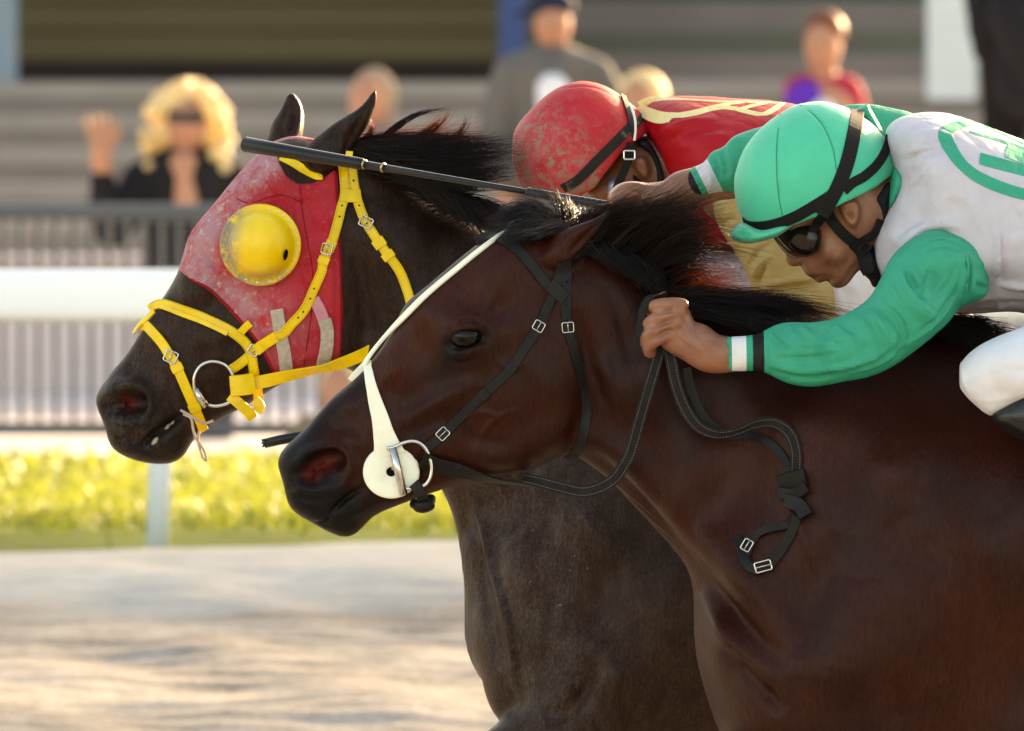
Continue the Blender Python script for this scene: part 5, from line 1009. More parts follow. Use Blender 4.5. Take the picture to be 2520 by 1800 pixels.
# ------------------------------------------------------------------ front jockey, green and white
JN = thing('person', 'jockey in green and white silks with green helmet crouched on the near horse', 'person', P(2250, 900, 0), 'jockeys')
def jockey_near():
    v = Vol((P(1480, 900)[0], -.34, P(900, 960)[2]), (P(2640, 900)[0], .32, P(900, 300)[2]), .0028)
    FACE = [(1890, 520), (1920, 560), (1934, 590), (1934, 612), (1933, 632), (1934, 645), (1944, 656), (1958, 658), (1971, 649), (1974, 660), (1981, 675), (1992, 684), (2001, 684), (2008, 696), (2018, 700), (2033, 689), (2039, 692), (2047, 707), (2062, 711), (2080, 706), (2095, 690), (2110, 668), (2140, 640), (2180, 560), (2185, 470), (2120, 400), (1980, 400), (1890, 450)]
    v.inflate(FACE, [(1944, 640, .013, 10), (1962, 646, .020, 12), (2000, 680, .024, 18), (2018, 692, .02, 14), (1985, 660, .034, 22), (2060, 698, .028, 22), (2040, 620, .066, 50), (2080, 670, .050, 34), (2090, 540, .076, 60), (1960, 580, .055, 34), (1980, 500, .07, 50), (2130, 450, .076, 60)], 0, .006, .004)
    v.inflate([(2066, 502), (2080, 491), (2102, 491), (2115, 507), (2118, 527), (2111, 549), (2102, 563), (2092, 558), (2080, 545), (2070, 530)], [(2092, 525, .013, 12)], -.078, .006, .003)
    v.chain([(*P(2130, 560, 0), .052), (*P(2230, 520, 0), .06), (*P(2420, 530, 0), .09), (*P(2640, 640, 0), .1)], .04)
    v.chain([(*P(2330, 640, -.17), .040), (*P(2110, 850, -.24), .028), (*P(1940, 872, -.19), .022), (*P(1840, 872, -.158), .02), (*P(1780, 873, YH), .0235), (*P(1740, 868, YH), .0245), (*P(1710, 838, YH), .027)], .012, sub=3)
    v.chain([(*P(2300, 330, .17), .04), (*P(2000, 390, .23), .03), (*P(1720, 460, .2), .026), (*P(1660, 483, .2), .023)], .02, sub=3)
    # near hand
    v.inflate([(1655, 741), (1681, 740), (1689, 748), (1704, 780), (1720, 823), (1742, 838), (1775, 836), (1775, 908), (1730, 906), (1676, 884), (1640, 864), (1622, 846), (1618, 810), (1630, 770)], [(1670, 770, .024, 20), (1660, 820, .027, 26), (1700, 860, .026, 26), (1760, 870, .025, 30)], YH, .008, .004)
    for f in ([(1680, 750, YH - .016, .0095), (1645, 750, YH - .022, .0098), (1612, 754, YH - .014, .0092), (1604, 766, YH + .004, .0085), (1618, 776, YH + .012, .0075)],
              [(1672, 770, YH - .020, .0098), (1630, 778, YH - .026, .0100), (1598, 796, YH - .017, .0094), (1594, 810, YH + .002, .0086), (1612, 816, YH + .012, .0075)],
              [(1664, 796, YH - .022, .0098), (1622, 808, YH - .027, .0100), (1595, 828, YH - .019, .0094), (1592, 848, YH - .002, .0086), (1612, 850, YH + .012, .0075)],
              [(1656, 822, YH - .019, .0092), (1620, 834, YH - .025, .0094), (1598, 850, YH - .016, .0088), (1598, 866, YH - .004, .0078), (1604, 870, YH + .006, .007)],
              [(1716, 850, YH + .02, .011), (1670, 852, YH + .026, .0105), (1632, 846, YH + .022, .0095), (1612, 834, YH + .014, .0085)]):
        v.chain([(*P(a, b, c), r) for a, b, c, r in f], .004, sub=3)
    # far hand closed on the whip
    yw = .2
    v.inflate([(1518, 478), (1530, 461), (1552, 453), (1580, 451), (1645, 450), (1680, 480), (1692, 508), (1668, 520), (1620, 524), (1570, 515), (1530, 506)], [(1550, 485, .026, 22), (1620, 485, .028, 30), (1670, 490, .025, 28)], yw, .008, .004)
    for i in range(4):
        dy = -.014 + .014 * i; v.chain([(*P(1572, 466, yw + dy), .0095), (*P(1540 - i * 2, 472, yw + dy), .0100), (*P(1522 - i * 2, 490, yw + dy), .0095), (*P(1526, 510, yw + dy), .009), (*P(1548, 520, yw + dy + .004), .008)], .009, sub=3)
    v.chain([(*P(1640, 500, yw - .03), .012), (*P(1590, 512, yw - .036), .0105), (*P(1550, 520, yw - .03), .0092), (*P(1530, 524, yw - .018), .008)], .006, sub=3)
    s = v.mesh().smooth(1)
    s.strokes([([(2074, 512), (2086, 500), (2102, 502), (2108, 522)], 5, .003), ([(2082, 520), (2090, 530), (2092, 545)], 7, -.008), ([(2000, 686), (2012, 682), (2026, 676)], 3.5, -.003), ([(1978, 672), (1992, 672), (2008, 668)], 6, .002), ([(1968, 640), (1976, 636), (1978, 628)], 5, -.003), ([(1958, 645), (1970, 640)], 5, .002),
               ([(2030, 640), (2045, 660), (2050, 680)], 12, -.003), ([(2050, 625), (2080, 640)], 18, .003), ([(2036, 690), (2046, 686), (2060, 682)], 6, -.002)], 0)
    s.strokes([([(1680, 752), (1700, 790), (1712, 825)], 5, .002), ([(1668, 780), (1690, 815), (1720, 850)], 5, .0022), ([(1660, 805), (1690, 838), (1725, 862)], 5, .002), ([(1676, 765), (1694, 802)], 4, -.0016), ([(1664, 792), (1690, 826)], 4, -.0016), ([(1660, 762), (1640, 764), (1606, 772)], 4.5, -.006), ([(1660, 786), (1640, 791), (1600, 806)], 4.5, -.006), ([(1655, 812), (1635, 818), (1600, 838)], 4.5, -.006), ([(1720, 835), (1745, 852), (1770, 858)], 5, .0018), ([(1540, 458), (1590, 470), (1640, 474)], 6, .002), ([(1550, 480), (1600, 492)], 5, -.002)], YH, both=False)
    me = s.me('body'); attr(me, 'stubble', np.clip(.45 * s.near([(2004, 684), (2024, 679)], 7) + .3 * s.near([(2050, 690), (2090, 670)], 26) + .4 * s.near([(1988, 668)], 12) + .35 * s.near([(1700, 800), (1740, 860)], 3), 0, 1)); obj('body', me, M_SKIN, JN); bb = s.bvh()
    # ---- jacket
    v = Vol((P(2120, 900)[0], -.26, P(900, 810)[2]), (P(3080, 900)[0], .26, P(900, 250)[2]), .0048)
    v.inflate([(2162, 330), (2172, 298), (2200, 287), (2233, 280), (2301, 273), (2372, 287), (2451, 316), (2520, 341), (2700, 420), (2900, 540), (3020, 690), (2960, 800), (2750, 820), (2600, 790), (2520, 772), (2440, 772), (2362, 776), (2290, 750), (2220, 730), (2170, 706), (2142, 660), (2138, 600), (2150, 560), (2180, 500), (2200, 440), (2180, 380)],
              [(2190, 340, .12, 60), (2260, 340, .17, 90), (2300, 450, .2, 150), (2220, 560, .17, 80), (2180, 650, .13, 60), (2400, 600, .2, 170), (2450, 740, .15, 70), (2600, 600, .2, 220), (2900, 680, .17, 150)], 0, .01, .02)
    s = v.mesh().smooth(2)
    s.strokes([([(2200, 520), (2230, 460), (2300, 400)], 9, .006), ([(2190, 580), (2225, 545), (2290, 500)], 12, -.006), ([(2190, 600), (2240, 560), (2290, 540)], 9, .006), ([(2260, 330), (2300, 320), (2340, 330)], 9, .004), ([(2230, 350), (2260, 345), (2320, 335)], 8, -.004), ([(2215, 380), (2250, 365), (2310, 350)], 8, .004),
               ([(2280, 560), (2320, 545), (2370, 555)], 10, .008), ([(2240, 600), (2280, 570), (2330, 560)], 9, -.006), ([(2435, 540), (2440, 620), (2440, 720)], 5, .006), ([(2450, 560), (2456, 640), (2455, 720)], 8, -.005), ([(2440, 690), (2480, 700), (2530, 705)], 6, .005), ([(2380, 470), (2400, 520), (2420, 580)], 16, .004),
               ([(2440, 740), (2458, 752), (2480, 738)], 8, .012), ([(2360, 764), (2420, 750), (2520, 742)], 9, -.012), ([(2270, 420), (2260, 480), (2230, 530)], 18, -.006), ([(2330, 480), (2350, 530)], 20, -.004), ([(2460, 600), (2520, 560)], 22, .005)], 0)
    s.strokes([([(2195, 400), (2260, 372), (2330, 350)], 7, -.006, 1), ([(2190, 430), (2250, 400), (2330, 380)], 7, .006, 1), ([(2215, 480), (2250, 440), (2280, 400)], 7, -.007, 1), ([(2190, 640), (2225, 585), (2290, 545), (2340, 552)], 7, .008, 1), ([(2180, 610), (2230, 555), (2300, 520)], 8, -.007, 1), ([(2440, 520), (2445, 610), (2442, 730)], 5, .007, 1), ([(2460, 690), (2500, 700), (2560, 702)], 5, .007, 1), ([(2400, 560), (2380, 500), (2340, 470)], 9, .005, 1), ([(2300, 290), (2350, 310), (2400, 350)], 8, -.004, 1), ([(2470, 500), (2520, 540), (2560, 600)], 10, -.006, 1)], 0)
    jk = obj('jacket', s.me('jacket'), M_WSILK, JN); bj = s.bvh()
    m = cloth('green_print', lin('#0f9f80'), .1)
    for nm, pth, w, wm in (('number_ring', [(2520, 356), (2460, 328), (2410, 308), (2378, 306), (2346, 313), (2326, 328), (2332, 352), (2357, 394), (2392, 427), (2430, 448), (2475, 466), (2522, 479), (2580, 482)], 15, [.35, .4, .6, .9, 1.1, 1.15, 1.1, 1, 1, 1, 1, 1, 1]), ('number_bar', [(2411, 391), (2450, 402), (2520, 421), (2580, 438)], 19, None), ('number_bar', [(2384, 326), (2430, 338), (2480, 354), (2560, 385)], 8, [.6, 1, 1.3, 1.5]), ('number_stem', [(2508, 360), (2500, 376), (2496, 396)], 26, None)):
        b, C, N = strap(pth, w, [bj], 0, .0003, .0008, 2, wmul=wm); b.build(nm, m, jk)
    # ---- near sleeve
    v = Vol((P(1760, 900)[0], -.36, P(900, 975)[2]), (P(2460, 900)[0], -.04, P(900, 545)[2]), .0038)
    v.inflate([(1773, 829), (1800, 829), (1840, 827), (1870, 822), (1897, 803), (1920, 795), (1945, 791), (1975, 793), (2004, 792), (2040, 784), (2067, 777), (2099, 759), (2135, 734), (2162, 690), (2186, 640), (2225, 600), (2289, 566), (2352, 574), (2412, 602), (2435, 655), (2437, 727), (2400, 748), (2364, 754), (2350, 780), (2321, 808), (2261, 856), (2202, 898), (2143, 926), (2083, 938), (2004, 954), (1945, 949), (1905, 932), (1881, 918), (1830, 918), (1776, 918), (1770, 875)],
              [(1780, 873, .032, 34), (1870, 870, .036, 40), (1950, 870, .05, 60), (2080, 860, .06, 72), (2200, 790, .064, 78), (2300, 680, .072, 90), (2390, 660, .07, 60)], -.2, .008, .010, ypts=[(1775, 873, .2 + YH), (1840, 872, .04), (1900, 870, .02), (1960, 870, .005), (2080, 850, -.045), (2200, 770, -.035), (2340, 650, .02), (2420, 660, .05)])
    v.chain([(*P(1740, 873, YH), .0285), (*P(1772, 873, YH), .0275), (*P(1790, 873, YH - .002), .026)], .002, cut=True)
    s = v.mesh().smooth(1)
    s.strokes([([(2143, 745), (2190, 780), (2215, 830), (2200, 890)], 8, -.010), ([(2135, 760), (2170, 800), (2185, 850)], 10, .008), ([(2080, 790), (2110, 830), (2120, 880)], 9, -.005), ([(1900, 900), (2000, 905), (2090, 890), (2150, 860)], 6, .005), ([(1900, 880), (1980, 878), (2060, 862)], 6, -.004), ([(1930, 930), (2020, 925), (2110, 900)], 6, -.005), ([(1950, 850), (2030, 840), (2090, 820)], 7, .004), ([(1890, 830), (1930, 850), (1960, 880)], 6, -.004), ([(1895, 815), (1920, 830), (1940, 850)], 6, .005), ([(1990, 795), (2010, 820), (2040, 840)], 6, -.005), ([(1965, 795), (1985, 815), (2010, 835)], 6, .005), ([(2060, 780), (2075, 800), (2100, 815)], 6, -.005),
               ([(2240, 690), (2258, 712), (2266, 690), (2280, 672)], 6, .011), ([(2225, 660), (2240, 690), (2262, 720), (2285, 730)], 7, -.012), ([(2290, 660), (2300, 690), (2290, 720)], 8, -.006), ([(2200, 720), (2260, 760), (2320, 790)], 14, .006), ([(2240, 830), (2300, 780), (2350, 720), (2370, 650)], 6, -.005), ([(2372, 600), (2376, 680), (2364, 750)], 5, .007), ([(2384, 620), (2388, 680), (2380, 740)], 6, -.008), ([(2400, 690), (2420, 710), (2434, 712)], 5, -.005), ([(2400, 640), (2420, 650), (2434, 640)], 5, .004), ([(2250, 620), (2320, 600), (2390, 620)], 8, -.006), ([(2260, 600), (2320, 588), (2380, 600)], 7, .005), ([(2060, 920), (2160, 890), (2250, 830)], 5, .004), ([(1882, 835), (1884, 870), (1882, 910)], 6, -.004)], -.2, both=False)
    s.strokes([([(1890, 812), (1905, 840), (1900, 880)], 7, -.005, 1), ([(1940, 796), (1958, 826), (1990, 850)], 7, .005, 1), ([(2010, 796), (2040, 830), (2080, 850)], 7, -.006, 1), ([(2090, 768), (2130, 800), (2150, 850), (2140, 900)], 8, .007, 1), ([(2150, 730), (2200, 770), (2226, 820), (2216, 880)], 8, -.009, 1), ([(1885, 895), (1960, 912), (2060, 905), (2150, 870), (2220, 820)], 7, .006, 1), ([(1890, 910), (1980, 930), (2080, 915)], 6, -.005, 1), ([(1890, 860), (1990, 866), (2080, 846)], 6, .004, 1),
               ([(2225, 655), (2246, 690), (2262, 706)], 6, -.010, 1), ([(2262, 706), (2272, 680), (2290, 668)], 6, -.010, 1), ([(2236, 650), (2256, 682), (2262, 700)], 6, .009, 1), ([(2280, 740), (2330, 700), (2350, 640)], 7, -.006, 1), ([(2190, 690), (2250, 740), (2310, 770)], 9, .006, 1), ([(2220, 850), (2300, 790), (2352, 730)], 6, .006, 1), ([(2240, 612), (2310, 585), (2400, 612)], 6, -.007, 1), ([(2376, 600), (2380, 680), (2368, 752)], 6, -.010, 1), ([(2400, 700), (2436, 715)], 5, -.008, 1), ([(2170, 680), (2200, 720), (2210, 750)], 7, -.004, 1)], -.2, both=False)
    me = s.me('sleeve'); attr(me, 's', at_s(s, (1773, 873), (1900, 871), -.15))
    obj('sleeve', me, banded('green_sleeve', GREEN, [(.026, .062, lin('#e3e2e6')), (.076, .105, lin('#17171b'))]), JN)
    # ---- far sleeve
    v = Vol((P(1620, 900)[0], .05, P(900, 560)[2]), (P(2320, 900)[0], .34, P(900, 240)[2]), .0042)
    v.inflate([(1641, 448), (1665, 436), (1690, 416), (1700, 410), (1731, 402), (1742, 382), (1752, 366), (1780, 366), (1800, 336), (1873, 311), (1950, 290), (2060, 262), (2130, 254), (2200, 266), (2250, 280), (2290, 330), (2200, 420), (2050, 470), (1900, 486), (1806, 478), (1766, 478), (1740, 492), (1698, 508), (1676, 500), (1660, 478)],
              [(1680, 470, .034, 36), (1760, 430, .045, 50), (1900, 400, .055, 70), (2100, 350, .06, 80)], .22, .008, .008, ypts=[(1680, 470, -.02), (2000, 380, .01), (2250, 320, -.05)])
    v.chain([(*P(1600, 500, .2), .026), (*P(1650, 484, .2), .025)], .002, cut=True)
    s = v.mesh().smooth(1)
    s.strokes([([(1750, 370), (1765, 410), (1770, 460)], 6, -.007), ([(1735, 400), (1748, 430), (1750, 470)], 6, .006), ([(1790, 350), (1800, 400), (1795, 460)], 8, .006), ([(1775, 372), (1785, 410), (1782, 450)], 6, -.005), ([(1815, 340), (1830, 400), (1825, 470)], 8, -.006)], .2, both=False)
    me = s.me('sleeve'); attr(me, 's', at_s(s, (1662, 478), (1762, 428), .2))
    obj('sleeve', me, banded('green_far_sleeve', GREEN, [(.028, .055, lin('#17171b')), (.073, .108, lin('#cfcdd2'))]), JN)
    # collar and tabs
    v = Vol((P(2080, 900)[0], -.12, P(900, 560)[2]), (P(2280, 900)[0], .12, P(900, 240)[2]), .0035)
    v.inflate([(2196, 404), (2214, 414), (2234, 438), (2234, 456), (2214, 488), (2190, 524), (2178, 540), (2176, 500), (2184, 450)], [(2210, 450, .088, 16)], 0, .004, .003)
    v.inflate([(2104, 272), (2128, 258), (2134, 252), (2150, 280), (2172, 320), (2178, 345), (2160, 345), (2130, 300)], [(2140, 300, .03, 10)], .03, .003, .002)
    obj('collar', v.mesh().smooth(1).me('collar'), M_GREEN, JN)
    # ---- breeches and boot
    v = Vol((P(2340, 900)[0], -.38, P(900, 1300)[2]), (P(2960, 900)[0], -.12, P(900, 700)[2]), .005)
    v.inflate([(2355, 927), (2363, 894), (2399, 855), (2460, 824), (2520, 802), (2650, 745), (2800, 720), (2920, 800), (2860, 930), (2700, 960), (2600, 985), (2560, 990), (2500, 1010), (2440, 1032), (2428, 1026), (2404, 1004), (2380, 985), (2363, 955)], [(2390, 930, .06, 50), (2500, 900, .085, 75), (2430, 1000, .05, 30), (2800, 830, .09, 110)], -.27, .008, .010)
    s = v.mesh().smooth(1); s.strokes([([(2396, 980), (2430, 984), (2470, 978), (2500, 968)], 3, .002), ([(2455, 905), (2490, 908), (2520, 905)], 6, -.004), ([(2365, 900), (2372, 940), (2385, 975)], 5, .003)], -.27, both=False)
    obj('breeches', s.me('breeches'), M_BREECH, JN)
    v = Vol((P(2390, 900)[0], -.38, P(900, 1500)[2]), (P(2960, 900)[0], -.14, P(900, 900)[2]), .006)
    v.inflate([(2428, 1026), (2488, 975), (2520, 950), (2600, 930), (2720, 1000), (2800, 1150), (2900, 1330), (2860, 1400), (2740, 1330), (2640, 1180), (2520, 1090), (2470, 1058)], [(2520, 1020, .06, 50), (2700, 1120, .058, 55), (2840, 1340, .045, 40)], -.28, .008, .008)
    obj('boot', v.mesh().smooth(1).me('boot'), M_BOOT, JN)
    # ---- neck warmer, goggles, harness
    v = Vol((P(1880, 900)[0], -.12, P(900, 740)[2]), (P(2240, 900)[0], .12, P(900, 430)[2]), .003)
    v.inflate([(2118, 486), (2150, 462), (2190, 436), (2206, 450), (2200, 520), (2184, 600), (2172, 690), (2148, 712), (2140, 690), (2118, 672), (2112, 650), (2128, 620), (2140, 590), (2152, 555), (2146, 515)], [(2170, 560, .083, 40), (2135, 670, .06, 22)], 0, .005, .004)
    s = v.mesh().smooth(1); s.strokes([([(2130, 640), (2150, 660), (2165, 690)], 5, .004), ([(2125, 625), (2145, 650)], 4, -.004), ([(2150, 600), (2170, 640)], 6, -.004)], 0); obj('neck_warmer', s.me('neck_warmer'), M_NAVY, JN); bw = s.bvh()
    gg = Vol((P(1880, 900)[0], -.1, P(900, 660)[2]), (P(2060, 900)[0], .1, P(900, 520)[2]), .002)
    gg.inflate([(1900, 572), (1910, 590), (1924, 608), (1938, 622), (1956, 631), (1982, 635), (2002, 630), (2018, 616), (2026, 592), (2027, 566), (2014, 549), (1970, 545), (1920, 556)], [(1915, 585, .03, 10), (1950, 620, .045, 14), (2020, 590, .068, 14), (1980, 590, .064, 20)], 0, .003, .002)
    s = gg.mesh().smooth(1); fr = obj('goggles', s.me('goggles'), M_FRAME, JN); bg_ = s.bvh()
    gl = Vol((P(1900, 900)[0], -.1, P(900, 660)[2]), (P(2060, 900)[0], .0, P(900, 520)[2]), .002)
    gl.inflate([(1940, 592), (1948, 568), (1970, 557), (2000, 555), (2016, 573), (2018, 600), (2006, 622), (1982, 630), (1960, 622), (1945, 608)], [(1980, 595, .010, 20)], -.060, .003, .002, ypts=[(1945, 595, .014), (2015, 595, -.004)])
    obj('lens', gl.mesh().smooth(1).me('lens'), M_GOG, fr)
    mb = MB(); mb.tube([P(*q) for q in crom([(1902, 578, -.03), (1920, 604, -.036), (1940, 626, -.04), (1962, 636, -.046)], 5)], .0022, 6); mb.build('rim', simple('clear_plastic', lin('#4d3d36'), 0.2, 0.5, 0.1, 30), fr)
    # ---- helmet
    v = Vol((P(1770, 900)[0], -.15, P(900, 660)[2]), (P(2240, 900)[0], .15, P(900, 235)[2]), .0034)
    v.inflate([(1806, 457), (1814, 410), (1834, 362), (1873, 315), (1921, 278), (1964, 257), (2016, 250), (2055, 256), (2095, 270), (2138, 298), (2170, 330), (2190, 358), (2204, 388), (2210, 440), (2196, 520), (2140, 600), (2040, 640), (1930, 620), (1850, 575), (1818, 520)], [(2000, 430, .116, 100)], 0, .004, 0, dome=(2010, 440))
    v.clip([(1700, 545), (1826, 556), (1850, 572), (1900, 565), (1960, 548), (2020, 524), (2071, 497), (2115, 477), (2154, 457), (2190, 431), (2212, 405), (2300, 380), (2300, 200), (1700, 200)], 0, 1)
    s = v.mesh().smooth(1)
    s.strokes([([(1921, 279), (1912, 350), (1911, 418), (1916, 480), (1925, 528)], 2.5, -.0022), ([(1968, 256), (2004, 284), (2030, 318), (2050, 370), (2056, 420)], 2.5, -.0022), ([(1860, 330), (1850, 420), (1860, 500)], 8, .001)], 0)
    hm = obj('helmet', s.me('helmet'), M_HGREEN, JN); bh = s.bvh()
    v = Vol((P(1770, 900)[0], -.12, P(900, 620)[2]), (P(1990, 900)[0], .12, P(900, 520)[2]), .0026)
    v.inflate([(1830, 546), (1810, 558), (1798, 572), (1796, 582), (1808, 593), (1832, 600), (1866, 597), (1913, 582), (1949, 558), (1975, 545), (1920, 548), (1870, 560)], [(1810, 580, .052, 12), (1860, 578, .088, 14), (1930, 562, .1, 10)], 0, .003, .002)
    obj('peak', v.mesh().smooth(1).me('peak'), M_HGREEN, hm)
    for pth, w, wm, of in (([(1833, 546), (1850, 556), (1897, 554), (1956, 534), (2016, 500), (2060, 472)], 14.5, [1.1, 1.05, 1, 1, 1, 1.1], .001), ([(2109, 272), (2106, 300), (2099, 339), (2085, 398), (2066, 450), (2042, 497), (2022, 530)], 18, [.95, 1, 1, 1, 1.1, 1.15, 1], .0016), ([(2076, 470), (2098, 450), (2127, 434), (2158, 405), (2178, 372), (2186, 338)], 12.5, [1.3, 1.1, 1, 1, .95, .8], .001)):
        b, C, N = strap(pth, w, [bh], 0, .0018, of, 8); b.build('strap', M_BAND, hm)
    ms = simple('dark_green_seam', lin('#0f8a66'), .7, .2)
    for pth in ([(1921, 281), (1912, 350), (1911, 418), (1916, 480), (1925, 530)], [(1968, 259), (2004, 284), (2030, 318), (2050, 370), (2058, 420)]):
        b, C, N = strap(pth, 1.3, [bh], 0, .0006, .0002, 4); b.build('seam', ms, hm)
    b, C, N = strap([(2026, 524), (2012, 545), (2000, 570), (1994, 580)], 13, [bh, bg_, bb], 0, .0018, .003, 14, wmul=[1.1, 1, .8, .6]); b.build('goggle_strap', M_BAND, hm)
    b, C, N = strap([(2036, 520), (2048, 540), (2069, 566), (2093, 588), (2116, 604), (2140, 618)], 14, [bb, bw], 0, .003, .004, 14); cs = b.build('chin_harness', M_BAND, hm)
    b, C, N = strap([(2104, 592), (2122, 612), (2134, 640), (2146, 668)], 19, [bb, bw], 0, .004, .007, 14); b.build('chin_cup', M_BAND, hm)
    b, C, N = strap([(2120, 592), (2150, 572), (2166, 540)], 11, [bb, bw], 0, .003, .004, 14); b.build('nape_strap', M_BAND, hm)
    c, n = np.array(C[0]), np.array([0.1, -1, .1]); buckle(P(2128, 611, c[1] - .006), n, R(40), 13, 9, .0018, False).build('clip', M_BAND, hm)
    return bb
jockey_near()

# ------------------------------------------------------------------ rear jockey, red
JF = thing('person', 'jockey in red silks with muddy red helmet riding the far horse', 'person', P(1900, 900, YF), 'jockeys')
def jockey_far():
    Y = YF
    v = Vol((P(1380, 900, Y)[0], Y - .25, P(900, 800, Y)[2]), (P(2300, 900, Y)[0], Y + .25, P(900, 240, Y)[2]), .005)
    v.inflate([(1440, 470), (1480, 420), (1520, 370), (1570, 340), (1620, 370), (1630, 430), (1600, 490), (1550, 520), (1480, 510)], [(1500, 470, .045, 30), (1570, 420, .056, 50)], Y, .006, .005)
    v.inflate([(1553, 402), (1562, 388), (1580, 384), (1594, 398), (1598, 420), (1594, 440), (1584, 438), (1568, 422)], [(1578, 410, .022, 12)], Y - .066, .005, .003)
    v.chain([(*P(1590, 420, Y), .045), (*P(1640, 420, Y), .05), (*P(1740, 420, Y), .085), (*P(2000, 440, Y), .09), (*P(2300, 560, Y), .08)], .04)
    v.chain([(*P(1800, 480, Y - .18), .05), (*P(1900, 600, Y - .2), .02), (*P(1940, 700, Y - .2), .02)], .02, sub=3)
    s = v.mesh().smooth(1); s.strokes([([(1560, 398), (1578, 392), (1590, 412)], 4, .003), ([(1570, 405), (1580, 415), (1584, 428)], 6, -.008)], Y); obj('body', s.me('body'), M_SKIN2, JF); bb = s.bvh()
    mred = cloth('red_silk', lin('#b4101f'), .2)
    v = Vol((P(1540, 900, Y)[0], Y - .27, P(900, 720, Y)[2]), (P(2650, 900, Y)[0], Y + .27, P(900, 225, Y)[2]), .005)
    v.inflate([(1562, 290), (1575, 258), (1632, 240), (1700, 240), (1774, 243), (1850, 246), (1932, 252), (2100, 285), (2300, 370), (2520, 520), (2600, 650), (2500, 700), (2300, 650), (2100, 580), (2000, 560), (1850, 605), (1800, 624), (1720, 620), (1672, 570), (1650, 500), (1632, 440), (1606, 370)], [(1600, 300, .1, 50), (1660, 320, .17, 90), (1750, 400, .2, 140), (1720, 580, .15, 60), (1900, 400, .2, 160), (2300, 520, .18, 150)], Y, .01, .02)
    s = v.mesh().smooth(2)
    s.strokes([([(1610, 330), (1680, 300), (1760, 288)], 8, .005), ([(1620, 350), (1690, 320), (1790, 310)], 9, -.005), ([(1640, 380), (1720, 340), (1820, 330)], 12, .004), ([(1640, 420), (1660, 470), (1690, 510)], 14, -.006), ([(1590, 300), (1610, 320), (1620, 350)], 8, -.006), ([(1700, 560), (1750, 590), (1800, 600)], 9, .008), ([(1690, 590), (1740, 612)], 8, -.008)], Y)
    jk = obj('jacket', s.me('jacket'), mred, JF); bj = s.bvh(); mp = cloth('pale_yellow_print', lin('#e4d598'), .1)
    for nm, pth, w, wm in (('number_ring', [(1574, 262), (1590, 278), (1632, 291), (1690, 284), (1745, 270), (1790, 266), (1850, 279), (1880, 283), (1905, 270), (1928, 254)], 14, [1, 1.2, 1.2, 1.1, .9, .8, .8, .8, .7, .5]), ('number_ring', [(1574, 262), (1600, 250), (1650, 245), (1720, 248), (1780, 252), (1850, 252), (1926, 255)], 8, [1.6, 1.5, .8, .8, 1, 1, 1]), ('number_stroke', [(1740, 268), (1790, 258), (1840, 250)], 9, None), ('number_stroke', [(1812, 274), (1850, 262), (1885, 255)], 8, None)):
        b, C, N = strap(pth, w, [bj], Y, .0003, .0008, 2, wmul=wm); b.build(nm, mp, jk)
    # tan sleeve
    mt = cloth('tan_silk', lin('#c4ae78'), .45)
    v = Vol((P(1730, 900, Y)[0], Y - .34, P(900, 840, Y)[2]), (P(2080, 900, Y)[0], Y - .05, P(900, 420, Y)[2]), .0042)
    v.inflate([(1752, 470), (1754, 520), (1768, 560), (1788, 592), (1812, 628), (1836, 676), (1850, 715), (1864, 760), (1920, 800), (2000, 812), (2054, 800), (2058, 740), (2048, 690), (2034, 662), (2030, 600), (2020, 520), (1990, 450), (1880, 430), (1790, 440)], [(1800, 540, .05, 50), (1900, 620, .07, 80), (2030, 740, .055, 30), (1920, 760, .06, 50)], Y - .2, .008, .008)
    s = v.mesh().smooth(1)
    s.strokes([([(1770, 560), (1790, 540), (1815, 535)], 6, -.006), ([(1800, 600), (1850, 560), (1900, 590)], 8, .006), ([(1840, 660), (1860, 620), (1900, 595)], 6, -.007), ([(1850, 700), (1868, 650), (1910, 620)], 6, .007), ([(1862, 715), (1866, 680), (1885, 645)], 5, -.010), ([(1870, 725), (1930, 705), (2010, 700)], 8, -.010), ([(1880, 700), (1950, 685), (2020, 680)], 9, .008), ([(1900, 738), (1960, 730), (2010, 745)], 10, .010), ([(1890, 750), (1950, 752), (2020, 775)], 6, -.006), ([(2044, 690), (2046, 740), (2044, 790)], 4, .006)], Y - .2, both=False)
    obj('sleeve', s.me('sleeve'), mt, JF)
    v = Vol((P(1990, 900, Y)[0], Y - .3, P(900, 860, Y)[2]), (P(2500, 900, Y)[0], Y - .03, P(900, 590, Y)[2]), .006)
    v.inflate([(2000, 700), (2030, 650), (2090, 620), (2200, 610), (2400, 620), (2460, 720), (2300, 800), (2110, 820), (2020, 800)], [(2100, 720, .06, 60), (2300, 710, .08, 70)], Y - .16, .008, .01)
    s = v.mesh().smooth(1); s.strokes([([(2070, 690), (2080, 730), (2085, 760)], 5, -.004), ([(2095, 680), (2104, 730)], 5, .004)], Y - .16, both=False); obj('breeches', s.me('breeches'), M_BREECH, JF)
    # helmet
    m, nt, bs = newmat('red_helmet_cloth'); base = ramp(nt, noise(nt, 10, 4, 0.6), [(0.3, lin('#ad0e1c')), (0.75, lin('#bd1826'))]); A = ND(nt, 'ShaderNodeAttribute', attribute_name='dirt').outputs['Fac']
    c = mix(nt, mix(nt, A, (0, 0, 0, 1), ramp(nt, noise(nt, 30, 6, 0.7), [(0.3, (0, 0, 0)), (0.7, (0.5,) * 3)])), base, lin('#c07f80'))
    c = mix(nt, mix(nt, A, (0, 0, 0, 1), ramp(nt, noise(nt, 58, 9, 0.78), [(0.5, (0, 0, 0)), (0.56, (0.95,) * 3)])), c, lin('#857460'))
    nt.links.new(c, bs.inputs['Base Color']); bs.inputs['Roughness'].default_value = 0.55; bs.inputs['Specular IOR Level'].default_value = 0.25; bump(nt, bs, noise(nt, 58, 9, 0.78), .002, .5)
